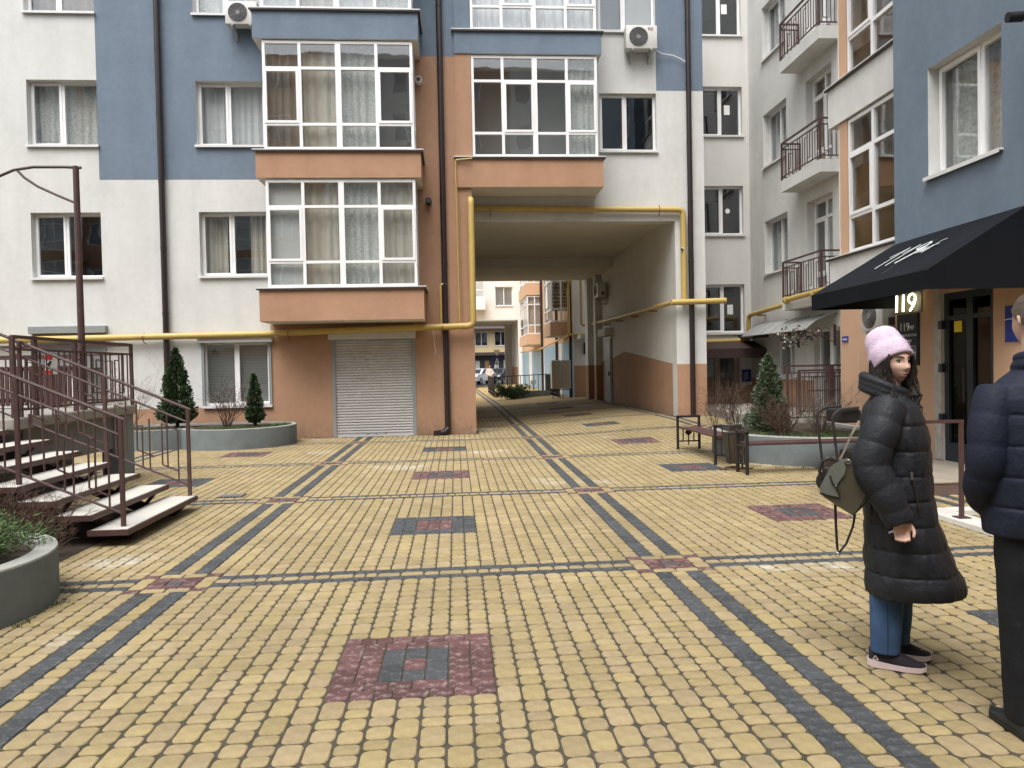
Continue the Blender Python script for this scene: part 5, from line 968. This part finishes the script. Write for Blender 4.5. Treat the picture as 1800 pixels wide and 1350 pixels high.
def add_head(mb, L, c, k=1.0, fem=True, n=56, m=44):
    rings = []
    for i in range(1, m): th = math.pi * i / m; rings.append([L.p(c[0] + q.x, c[1] + q.y, c[2] + q.z) for q in (head_pt(th, 2 * math.pi * j / n, k) for j in range(n))])
    mb.loft(rings)
    for s_ in (-1, 1): mb.tube([L.p(c[0] - .012 * k, c[1] + s_ * .070 * k, c[2] - .028 * k), L.p(c[0] - .018 * k, c[1] + s_ * .082 * k, c[2] - .005 * k), L.p(c[0] - .014 * k, c[1] + s_ * .082 * k, c[2] + .016 * k), L.p(c[0] - .004 * k, c[1] + s_ * .074 * k, c[2] + .02 * k)], .009 * k, 6)
def ell(L, f0, f1, l0, l1, z, n=40, fn=None):
    out = []
    for j in range(n):
        a = 2 * math.pi * j / n; k = 1 + (fn(a, z) if fn else 0); e = .82
        ca, sa = math.cos(a), math.sin(a); ca = math.copysign(abs(ca) ** e, ca); sa = math.copysign(abs(sa) ** e, sa)
        out.append(L.p((f0 + f1) / 2 + (f1 - f0) / 2 * k * ca, (l0 + l1) / 2 + (l1 - l0) / 2 * k * sa, z))
    return out
def interp(tab, z):
    for (a, *A), (b, *B) in zip(tab[:-1], tab[1:]):
        if a <= z <= b: t = (z - a) / (b - a); t2 = t; return [x * (1 - t2) + y * t2 for x, y in zip(A, B)]
    return list(tab[-1][1:]) if z > tab[-1][0] else list(tab[0][1:])
def puff_tube(mb, pts, rs, pitch=.085, amp=.10, n=18, sub=40, seed=0.):
    """padded sleeve: a curve through pts whose radius swells between stitched seams"""
    P = [Vector(p) for p in pts]; ctr = []; rr = []; dist = 0; last = None; N_ = len(P) - 1
    for i in range(sub + 1):
        t = i / sub * N_; k = min(int(t), N_ - 1); u = t - k; p0, p1, p2, p3 = P[max(k - 1, 0)], P[k], P[k + 1], P[min(k + 2, N_)]
        c = .5 * ((2 * p1) + (p2 - p0) * u + (2 * p0 - 5 * p1 + 4 * p2 - p3) * u * u + (3 * p1 - p0 - 3 * p2 + p3) * u ** 3)
        if last is not None: dist += (c - last).length
        last = c; r = rs[k] * (1 - u) + rs[k + 1] * u; ctr.append(c); rr.append(r * (1 - amp + 1.6 * amp * abs(math.sin(math.pi * dist / pitch)) ** .55))
    mb.tube(ctr, rr, n)
def hand(mb, L, w, d, side, k=1.0, curl=1.0):
    """palm, four unequal bent fingers and a thumb leaving the side of the palm; w wrist point, d pointing direction (local f,l,z)"""
    W = Vector(w); D = Vector(d).normalized(); S = Vector((1, 0, 0)); S = (S - D * S.dot(D)).normalized(); Nn = D.cross(S) * side       # S across the knuckles, Nn palm normal
    T = lambda v: L.p(*v)
    mb.loft([[T(W + D * (t * .085 * k) + S * (wd * k * math.cos(a)) + Nn * (th * k * math.sin(a))) for a in np.linspace(0, 6.283, 15)[:-1]] for t, wd, th in ((-.25, .026, .020), (.0, .028, .019), (.35, .037, .018), (.8, .041, .016), (1.02, .036, .012))])
    for i, (off, ln) in enumerate(((.030, .068), (.011, .078), (-.009, .072), (-.028, .056))):
        p = W + D * .080 * k + S * off * k; q = [p - D * .02]; dd = D.copy(); ax = S
        for sgm, b in ((.45, .75), (.30, .95), (.25, .7)):
            dd = Matrix.Rotation(b * curl * side, 3, ax) @ dd; p = p + dd * ln * sgm * k; q.append(p)
        mb.tube([T(v) for v in q], [.0095 * k, .009 * k, .0082 * k, .007 * k], 8)
    p = W + D * .025 * k + S * .034 * k; q = [p, p + (D * .6 + S * .55 + Nn * -.2) * .03 * k, p + (D * 1.4 + S * .75 + Nn * -.75) * .032 * k, p + (D * 2.1 + S * .5 + Nn * -1.2) * .032 * k]; mb.tube([T(v) for v in q], [.012 * k, .0105 * k, .0095 * k, .007 * k], 8)
# ------------------------------------------------ woman in the long padded coat
W = Loc(2.29, 3.75, -31); HW = Loc(*(W.p(-.020, 0, 0).xy), -79); HC = (0, 0, 1.575); HK = .93
t = root('person', W.p(0, 0, 0), 'woman in long black padded coat and pink hat carrying a leather bag', 'person')
wr = Vector((.005, -.285, .815)); hd = Vector((.10, .04, -1)); mb = MB(); add_head(mb, HW, HC, HK)
mb.tube([W.p(-.045, 0, 1.34), W.p(-.04, 0, 1.42), W.p(-.03, 0, 1.50), HW.p(-.01, 0, 1.55)], [.075, .058, .052, .055], 16)
mb.loft([ell(W, -.10, .08, -.15, .15, .70, 24), ell(W, -.12, .09, -.17, .17, .85, 24), ell(W, -.10, .08, -.13, .13, 1.05, 24), ell(W, -.12, .08, -.16, .16, 1.25, 24), ell(W, -.11, .05, -.16, .16, 1.36, 24), ell(W, -.08, .02, -.07, .07, 1.42, 24)])
for s_, el, wl in ((-1, (-.115, -.255, 1.07), tuple(wr)), (1, (-.10, .26, 1.08), (.02, .27, .82))): mb.tube([W.p(-.04, s_ * .15, 1.34), W.p(*el), W.p(*wl)], [.05, .042, .028], 12)
for s_, f in ((-1, -.06), (1, -.01)): mb.tube([W.p(-.02, s_ * .08, .78), W.p(f + .01, s_ * .085, .45), W.p(f - .02, s_ * .085, .075)], [.085, .055, .026], 14); mb.tube([W.p(f - .04, s_ * .085, .055), W.p(f + .05, s_ * .088, .045), W.p(f + .12, s_ * .09, .04)], [.022, .020, .015], 10)
hand(mb, W, wr, hd, -1, .95, .9); hand(mb, W, (.02, .27, .82), (.1, 0, -1), 1, .95, .6)
fuse('body', mb, SKIN, t, .0055, 3, .4)
EX = face_x(.031, .006, HK)
for s_ in (-1, 1):                                                    # eyes, brows, lips
    c = HW.p(EX - .009, s_ * .031 * HK, 1.575 + .006 * HK); s = MB(); n = 12
    rg = [[c + HW.f * math.cos(a) * .0145 + (HW.l * math.cos(b) + Vector((0, 0, 1)) * math.sin(b) * .62) * math.sin(a) * .0165 for b in np.linspace(0, 6.283, n + 1)[:-1]] for a in (.05, .4, .8, 1.2, 1.5)]; s.loft(rg); e = s.build('eye', EYEW, t, True)
    s = MB(); gz = (HW.f + W.f * .35).normalized(); s.disc(c + gz * .0138, gz, .0078, 14, 0, .0022); s.build('iris', IRIS, e)
    s = MB(); s.tube([HW.p(face_x((.013 + q * .036), (.029 + .005 * math.sin(q * 2.2)), HK) + .001, s_ * (.013 + q * .036) * HK, 1.575 + (.029 + .005 * math.sin(q * 2.2)) * HK) for q in (0, .3, .6, .85, 1.0)], [.0025, .0036, .0036, .003, .0015], 6); s.build('eyebrow', BROW, t, True)
    s = MB(); s.tube([HW.p(EX + .0065 - .012 * abs(q - .45), s_ * (.016 + q * .031) * HK, 1.575 + (.0095 + .0065 * math.sin(q * 3.0)) * HK) for q in (0, .25, .5, .75, 1.0)], [.0015, .0026, .0028, .0026, .0015], 5); s.build('eyelashes', BROW, t, True)
for dz, r in ((-.0610, .0036), (-.0725, .0045)):
    s = MB(); s.tube([HW.p(face_x(q * .020, dz, HK) + .0015, q * .020 * HK, 1.575 + (dz + .002 * (1 - q * q)) * HK) for q in (-1, -.6, -.2, .2, .6, 1)], [.0012, r * .8, r, r, r * .8, .0012], 8); s.build('lip', LIP, t, True)
# coat: torso-skirt volume with stitched rows, plus sleeves and stand collar
TAB = [(.385, -.155, .305, .25), (.45, -.165, .30, .255), (.60, -.165, .235, .25), (.75, -.165, .185, .245), (.90, -.17, .165, .24), (1.05, -.18, .155, .235), (1.18, -.185, .150, .235), (1.28, -.178, .125, .23), (1.35, -.160, .095, .205), (1.39, -.135, .06, .15), (1.42, -.11, .03, .10)]
def quilt(a, z):
    b = abs(math.sin(math.pi * (z - .385) / .125)); sd2 = ((z - .385) / .125 + .5) % 1 - .5; v = -.016 + .028 * b ** .6 - .03 * math.exp(-(sd2 / .035) ** 2); c = (a * 7 / 6.283) % 1; v -= .02 * math.exp(-((c - .5) / .05) ** 2) * (1 if z < 1.25 else 0)
    return v + .045 * mnoise.noise(Vector((math.cos(a) * 3, math.sin(a) * 3, z * 7))) + .026 * mnoise.noise(Vector((math.cos(a) * 11, math.sin(a) * 11, z * 16))) * (1.4 - b) + .014 * mnoise.noise(Vector((a * 9, z * 6, 7))) * (1.5 - b)
mb = MB(); zs = np.linspace(.385, 1.42, 220); rings = []
for z in zs: f0, f1, lw = interp(TAB, float(z)); rings.append(ell(W, f0, f1, -lw, lw, float(z) + 0.0, 72, quilt))
rings = [[p + Vector((0, 0, .02 * max(0, 1 - (z - .385) / .2) * ((p - W.o).dot(W.f) / .3))) for p in r] for r, z in zip(rings, zs)]
mb.loft(rings)
puff_tube(mb, [W.p(-.035, -.165, 1.375), W.p(-.075, -.235, 1.24), W.p(-.12, -.27, 1.07), W.p(-.055, -.285, .93), wr_ := W.p(.005, -.285, .795)], [.080, .088, .088, .080, .066], .115, .045, 24, 80)
puff_tube(mb, [W.p(-.035, .165, 1.375), W.p(-.07, .235, 1.24), W.p(-.10, .27, 1.08), W.p(-.05, .28, .94), W.p(.01, .27, .81)], [.08, .088, .088, .08, .066], .105, .06, 24, 80)
for z, r, rf in ((1.402, .100, 1.12), (1.430, .098, 1.12), (1.458, .097, 1.12)): mb.tube([W.p(-.050 + r * rf * math.cos(a), r * .98 * math.sin(a), z - .050 * math.cos(a)) for a in np.linspace(.75, 5.53, 26)], .026, 12)
fuse('coat', mb, COAT, t, .0055, 2, .35)
s = MB(); s.tube([W.p(.058, -.232, 1.03), W.p(.072, -.236, .95), W.p(.088, -.24, .86)], .004, 6); s.build('pocket_zip', STRAP, t); s = MB(); s.cbox(-.006, .006, -.004, .004, -.02, .02, .002); s.v = [tuple(W.p(.058, -.238, 1.02) + Vector(v)) for v in s.v]; s.build('zip_pull', COATZ, t)
s = MB(); s.tube([W.p(.02, -.255, .765), W.p(-.012, -.275, .755), W.p(-.045, -.285, .742)], [.010, .014, .006], 7, flat=.5); s.build('paper_tissue', PAPER, t)
# hat
mb = MB(); ax = Vector((-.574, 0, .819)); pe = Vector((.819, 0, .574)); c0 = Vector((.0, 0, 1.575 + .010))
def hat_ring(sx, rx, ry, n=40, push=0):
    out = []
    for j in range(n):
        a = 2 * math.pi * j / n; q = c0 + ax * sx + pe * rx * math.cos(a) + Vector((0, 1, 0)) * ry * math.sin(a); k = .003 * mnoise.noise(Vector((math.cos(a) * 5, math.sin(a) * 5, sx * 40))); q += (pe * math.cos(a) + Vector((0, 1, 0)) * math.sin(a)) * k; out.append(HW.p(*q))
    return out
mb.loft([hat_ring(q[0], q[1] * .94, q[2] * .94) for q in ((-.012, .098, .082), (-.014, .112, .094), (.0, .117, .099), (.04, .117, .099), (.074, .114, .097), (.078, .106, .09), (.10, .105, .090), (.13, .101, .088), (.16, .092, .080), (.183, .070, .064), (.196, .038, .036), (.199, .006, .006))]); s = mb
hat = s.build('hat', HAT, t, True, 180); fz = MB()
for _ in range(2600):                                                  # mohair fuzz
    a = random.random() * 6.283; u = random.uniform(-.012, .175); r = (.117, .099) if u < .075 else (.105 * math.sqrt(max(.02, 1 - ((u - .075) / .112) ** 2)), .09 * math.sqrt(max(.02, 1 - ((u - .075) / .112) ** 2))); dirv = pe * math.cos(a) + Vector((0, 1, 0)) * math.sin(a) + ax * (max(0, u - .1) * 9)
    r = (r[0] * .94, r[1] * .94); q = c0 + ax * u + pe * r[0] * math.cos(a) + Vector((0, 1, 0)) * r[1] * math.sin(a); d = (dirv.normalized() + Vector((random.gauss(0, .6), random.gauss(0, .6), random.gauss(0, .6)))) * random.uniform(.004, .011); w_ = Vector((random.gauss(0, 1), random.gauss(0, 1), random.gauss(0, 1))).normalized() * .0007; fz.quad([HW.p(*(q - w_)), HW.p(*(q + w_)), HW.p(*(q + d))])
tag(fz.build('hat_fuzz', HAT, t), kind='stuff')
# hair
s = MB()
for k in range(420):
    sd_ = -1 if k % 2 else 1; b = random.random(); x0 = .070 - .15 * b; j = lambda v: random.gauss(0, v); y0 = sd_ * (.074 + .010 * random.random()); fr = random.random(); wv = random.random() * 6.28; am = random.uniform(.001, .004)
    pts = [(x0 * .9, y0 * .95, .05), (x0, y0 * 1.06, .0), (x0 + .004 + j(.006), sd_ * .084 + j(.006), -.05), (x0 * .6 + .03 + j(.010), sd_ * .082 + j(.010), -.11), (x0 * .45 + .062 + j(.014), sd_ * (.070) + j(.014), -.18), (.082 + j(.022), sd_ * .062 + j(.018), -.25)]
    if random.random() < .25: pts.append((.088 + j(.02), sd_ * .058 + j(.016), -.31 + j(.02)))
    pts = [(p[0] + am * math.sin(wv + i * 1.9) * (i > 2), p[1] + am * math.cos(wv + i * 1.6) * (i > 2), p[2]) for i, p in enumerate(pts)]
    s.tube([HW.p(p[0] * HK, p[1] * HK, 1.575 + p[2] * HK) for p in pts], [.0035, .0042, .0042, .0038, .0032, .0022, .0010][:len(pts)], 5)
tag(s.build('hair', HAIRD, t, True), kind='stuff')
# jeans and shoes
mb = MB()
for s_, f in ((-1, -.062), (1, -.015)):
    rings = []
    for z in np.linspace(.082, .74, 34):
        k = (z - .082) / .665; r = .064 + .024 * k; wq = lambda a, zz: .035 * mnoise.noise(Vector((math.cos(a) * 2, math.sin(a) * 2 + s_, zz * 11))) ; rings.append(ell(W, f - .005 + .02 * k - r * 1.10, f - .005 + .02 * k + r * 1.10, s_ * .085 - r, s_ * .085 + r, float(z), 26, wq))
    mb.loft(rings)
fuse('jeans', mb, JEAN, t, .006, 2)
s = MB(); s.tube([W.p(-.055, -.1565, z) for z in np.linspace(.09, .40, 8)], .0022, 4); s.build('jean_seam', mat('denim_seam', (.02, .035, .07), .9), t)
for s_, f0, l0 in ((-1, -.145, -.088), (1, -.115, .095)):
    secs = [(0, .026, .040, .095), (.02, .036, .03, .118), (.06, .038, .03, .122), (.105, .039, .03, .112), (.15, .042, .03, .085), (.20, .044, .03, .062), (.24, .040, .03, .046), (.262, .026, .03, .040)]
    s = MB(); s.loft([[W.p(f0 + x, l0 + hw * .97 * math.cos(a), .030 + max(0, (h - .030)) * max(0, math.sin(a)) ** .8 if math.sin(a) > 0 else .028) for a in np.linspace(0, 6.283, 25)[:-1]] for x, hw, _, h in secs]); up = s.build('shoe', SHOE, t, True, 80)
    s = MB(); s.loft([[W.p(f0 + x * 1.02 - .004, l0 + hw * 1.07 * ca, z0 if sa < 0 else z1) for ca, sa in ((-1, -1), (1, -1), (1.02, 1), (-1.02, 1))] for x, hw, z0, z1 in ((-.002, .026, .010, .044), (.02, .036, .003, .042), (.07, .037, .003, .036), (.12, .038, .003, .031), (.18, .043, .003, .030), (.235, .041, .006, .032), (.264, .025, .016, .036))]); s.build('sole', SOLE, up, True, 30)
    s = MB(); s.tube([W.p(f0 + .058 + .040 * math.cos(a), l0 + .036 * math.sin(a), 0.112 - .006 * math.cos(a)) for a in np.linspace(0, 6.283, 17)], .0035, 5); s.build('collar_trim', CORAL, up)
    for q in (.115, .135, .155): s = MB(); s.tube([W.p(f0 + q, l0 - .024, .098 - (q - .105) * .62), W.p(f0 + q + .006, l0, .106 - (q - .105) * .62), W.p(f0 + q, l0 + .024, .098 - (q - .105) * .62)], .003, 5); s.build('lace', BLACK, up)
    s = MB(); y_ = l0 - .0385
    for a, b in (((.02, .046), (.032, .066)), ((.032, .066), (.046, .046)), ((.046, .046), (.02, .046))): s.bar(W.p(f0 + a[0], y_, a[1]), W.p(f0 + b[0], y_, b[1]), .0015)
    s.build('shoe_logo', SOLE, up)
# bag on its straps
t = root('leather_bag', W.p(-.24, -.24, .81), 'olive leather bag with flap hanging on the woman\'s back', 'bag'); bl = -.235
def bq(x, y, l=bl): return W.p((x - 1579) / 380, l, 1.592 - (y - 632) / 336)
s = MB(); outl = [(1489, 797), (1441, 860), (1470, 878), (1502, 895), (1521, 876), (1536, 854), (1525, 832), (1510, 812)]
cx, cy = 1490, 848; lay = []
for dl, k in ((-.055, .92), (-.04, .985), (0, 1.0), (.04, .985), (.055, .92)): lay.append([bq(cx + (x - cx) * k, cy + (y - cy) * k, bl + dl) for x, y in outl])
s.loft(lay); s.build('body', BAGM, t, True, 50)
s = MB(); s.slab([bq(x, y, bl - .057) for x, y in ((1484, 797), (1490, 812), (1487, 824), (1473, 842), (1479, 862), (1462, 860), (1444, 855), (1443, 848), (1462, 812))], -W.l * .010); s.build('flap', BAGF, t)
s = MB(); s.tube([bq(1462, 826, bl - .070), bq(1466, 838, bl - .072), bq(1473, 846, bl - .072), bq(1480, 862, bl - .070)], .004, 6); s.build('flap_tongue', STRAP, t); s = MB(); s.cbox(-.006, .006, -.004, .004, -.006, .006, .002); s.v = [tuple(bq(1473, 843, bl - .074) + Vector(v)) for v in s.v]; s.build('clasp', COATZ, t)
s = MB(); s.tube([bq(1505, 888, bl - .056), bq(1522, 862, bl - .058), bq(1531, 845, bl - .072)], .003, 5); s.build('zip_line', STRAP, t)
s = MB(); s.tube([bq(1447, 842), bq(1441, 822), bq(1447, 805), bq(1462, 799), bq(1478, 804)], .008, 8); s.build('handle', STRAP, t, True)
s = MB(); s.tube([bq(1478, 802), bq(1489, 780), bq(1500, 756), bq(1512, 735, -.20)], .009, 6, flat=.4); s.build('shoulder_strap', TAN, t)
s = MB(); s.tube([bq(1469, 878), bq(1470, 920), bq(1472, 955), bq(1475, 962), bq(1488, 945), bq(1500, 915), bq(1504, 894)], .0065, 6); s.build('hanging_strap', STRAP, t)
for q in ((1494, 802), (1473, 961)): s = MB(); s.tube([bq(q[0], q[1], bl - .06) + (W.f * math.cos(a) + Vector((0, 0, 1)) * math.sin(a)) * .011 for a in np.linspace(0, 6.283, 13)], .0025, 5); s.build('ring', COATZ, t)
# ------------------------------------------------ man seen from behind at the right edge
Mn = Loc(2.445, 2.98, 84); MH = Loc(*(Mn.p(.02, 0, 0).xy), 86); MC = (0, 0, 1.745); MK = 1.04
t = root('person', Mn.p(0, 0, 0), 'man in navy quilted jacket and black trousers seen from behind at the right edge', 'person')
mb = MB(); add_head(mb, MH, MC, MK); mb.tube([Mn.p(-.01, 0, 1.50), Mn.p(-.005, 0, 1.58), MH.p(-.015, 0, 1.68)], [.085, .066, .064], 16)
mb.loft([ell(Mn, -.11, .11, -.17, .17, .84, 24), ell(Mn, -.11, .12, -.17, .17, 1.05, 24), ell(Mn, -.12, .12, -.19, .19, 1.30, 24), ell(Mn, -.11, .09, -.20, .20, 1.46, 24), ell(Mn, -.08, .05, -.09, .09, 1.53, 24)])
for s_ in (-1, 1):
    mb.tube([Mn.p(0, s_ * .19, 1.45), Mn.p(-.02, s_ * .25, 1.17), Mn.p(.07, s_ * .13, .99)], [.055, .045, .03], 12); mb.tube([Mn.p(0, s_ * .085, .90), Mn.p(.01, s_ * .09, .48), Mn.p(-.03, s_ * .09, .07)], [.085, .06, .028], 14); mb.tube([Mn.p(-.05, s_ * .09, .055), Mn.p(.06, s_ * .095, .045), Mn.p(.14, s_ * .10, .04)], [.024, .022, .016], 10)
    hand(mb, Mn, (.07, s_ * .13, .99), (.5, -.6 * s_, -.5), s_, 1.05, .3)
fuse('body', mb, SKIN, t, .007, 3, .4)
s = MB(); n = 44; rg = []                                              # close-cropped hair as a shell over the skull
for i in range(1, 30):
    th = math.pi * .71 * i / 30; rg.append([])
    for j in range(n):
        ph = 2 * math.pi * j / n; back = max(0, -math.cos(ph)); lim = math.pi * (.30 + .36 * (.5 - .5 * math.cos(ph)) + .05 * back); q = head_pt(min(th, lim), ph, MK, .009 + .003 * mnoise.noise(Vector((ph * 3, th * 9, 2)))); rg[-1].append(MH.p(MC[0] + q.x, MC[1] + q.y, MC[2] + q.z))
s.loft(rg); s.build('hair', HAIRM, t, True, 180)
s = MB(); s.tube([MH.p(-.02, .086, 1.752), MH.p(.05, .084, 1.757), MH.p(.10, .07, 1.755)], .002, 5); s.build('glasses_arm', COATZ, t)
TABM = [(.845, -.155, .16, .215), (.95, -.165, .17, .22), (1.15, -.17, .17, .22), (1.32, -.165, .155, .225), (1.42, -.15, .13, .22), (1.48, -.13, .10, .19), (1.535, -.10, .07, .115)]
def qm(a, z): b = abs(math.sin(math.pi * (z - .845) / .128)); sd2 = ((z - .845) / .128 + .5) % 1 - .5; return -.01 + .018 * b ** .5 - .03 * math.exp(-(sd2 / .045) ** 2) + .025 * mnoise.noise(Vector((math.cos(a) * 3, math.sin(a) * 3, z * 8 + 5))) + .012 * mnoise.noise(Vector((math.cos(a) * 8, math.sin(a) * 8, z * 22)))
mb = MB(); mb.loft([ell(Mn, *interp(TABM, float(z))[:2], -interp(TABM, float(z))[2], interp(TABM, float(z))[2], float(z), 64, qm) for z in np.linspace(.845, 1.535, 170)])
for s_ in (-1, 1): puff_tube(mb, [Mn.p(-.005, s_ * .175, 1.455), Mn.p(-.03, s_ * .225, 1.32), Mn.p(-.035, s_ * .245, 1.16), Mn.p(.03, s_ * .225, 1.03), Mn.p(.12, s_ * .15, .955)], [.082, .080, .074, .070, .060], .12, .05, 22, 70)
mb.tube([Mn.p(-.015 + .085 * math.cos(a), .085 * math.sin(a), 1.555 - .012 * math.cos(a)) for a in np.linspace(.5, 5.78, 26)], .030, 12); mb.tube([Mn.p(-.015 + .082 * math.cos(a), .082 * math.sin(a), 1.592 - .012 * math.cos(a)) for a in np.linspace(.55, 5.73, 26)], .024, 12)
fuse('jacket', mb, NAVYJ, t, .0055, 1, .3)
mb = MB()
for s_ in (-1, 1):
    rings = []
    for z in np.linspace(.06, .92, 40):
        k = (z - .06) / .86; r = .062 + .030 * k; fn = lambda a, zz: .06 * mnoise.noise(Vector((math.cos(a) * 1.6, math.sin(a) * 1.6 + s_ * 3, zz * 12))) + .035 * mnoise.noise(Vector((math.cos(a) * 2, math.sin(a) * 2 + s_ * 3, zz * 34))) * math.exp(-((zz - .48) / .12) ** 2); rings.append(ell(Mn, -.02 + .015 * k - r * 1.15, -.02 + .015 * k + r * 1.15, s_ * .088 - r, s_ * .088 + r, float(z), 26, fn))
    mb.loft(rings)
fuse('trousers', mb, TROU, t, .007, 2)
for s_ in (-1, 1):
    f0, l0 = -.115, s_ * .092; secs = [(0, .030, .085), (.03, .038, .10), (.08, .039, .105), (.14, .042, .085), (.21, .047, .062), (.26, .042, .05), (.285, .027, .042)]
    s = MB(); s.loft([[Mn.p(f0 + x, l0 + hw * math.cos(a), .026 + (h - .026) * max(0, math.sin(a)) ** .8 if math.sin(a) > 0 else .024) for a in np.linspace(0, 6.283, 21)[:-1]] for x, hw, h in secs]); up = s.build('shoe', LEATH, t, True, 80); s = MB(); s.loft([[Mn.p(f0 + x - .003, l0 + hw * 1.06 * ca, z) for ca, z in ((-1, .003), (1, .003), (1, .026), (-1, .026))] for x, hw, h in secs]); s.build('sole', BLACK, up)
# ------------------------------------------------ passer-by far off through the passages
Pf = Loc(2.62, 58.5, -95); Pf.o.z = ground(2.62, 58.5); t = root('person', Pf.o, 'distant passer-by in pale coat walking through the second passage', 'person')
PALE = mat('pale_coat', (.60, .52, .46), .8); mb = MB(); add_head(mb, Pf, (.02, 0, 1.58), 1.0, True, 24, 20); mb.tube([Pf.p(0, 0, 1.35), Pf.p(.01, 0, 1.5)], [.07, .055], 10); mb.loft([ell(Pf, -.1, .1, -.15, .15, .8, 16), ell(Pf, -.1, .1, -.13, .13, 1.1, 16), ell(Pf, -.1, .1, -.18, .18, 1.38, 16)])
for s_ in (-1, 1): mb.tube([Pf.p(0, s_ * .17, 1.36), Pf.p(.03, s_ * .26, 1.1), Pf.p(.12, s_ * .2, .95)], [.05, .045, .03], 8); mb.tube([Pf.p(0, s_ * .08, .85), Pf.p(s_ * .10, s_ * .08, .45), Pf.p(s_ * .20, s_ * .08, .05)], [.08, .06, .04], 8); mb.tube([Pf.p(s_ * .20 - .04, s_ * .08, .04), Pf.p(s_ * .20 + .14, s_ * .08, .03)], [.04, .03], 8); hand(mb, Pf, (.12, s_ * .2, .95), (.2, 0, -1), s_)
fuse('body', mb, SKIN, t, .014, 2); mb = MB(); mb.loft([ell(Pf, -.17, .17, -.24, .24, .72, 20), ell(Pf, -.14, .14, -.19, .19, 1.05, 20), ell(Pf, -.14, .13, -.22, .22, 1.36, 20), ell(Pf, -.08, .06, -.09, .09, 1.46, 20)])
for s_ in (-1, 1): mb.tube([Pf.p(0, s_ * .18, 1.38), Pf.p(.02, s_ * .27, 1.12), Pf.p(.10, s_ * .22, .98)], [.075, .07, .06], 10)
fuse('coat', mb, PALE, t, .016, 2); mb = MB()
for s_ in (-1, 1): mb.tube([Pf.p(0, s_ * .08, .80), Pf.p(s_ * .10, s_ * .08, .45), Pf.p(s_ * .19, s_ * .08, .10)], [.095, .075, .06], 10)
fuse('trousers', mb, mat('pale_jeans', (.25, .30, .38), .9), t, .016, 2); s = MB(); s.loft([ell(Pf, -.10 * k + .01, .10 * k * (.55 if z < 1.62 else 1), -.11 * k, .11 * k, z, 16) for z, k in ((1.42, .8), (1.5, 1.05), (1.6, 1.1), (1.68, .95), (1.73, .4))]); s.build('hair', HAIRD, t, True)
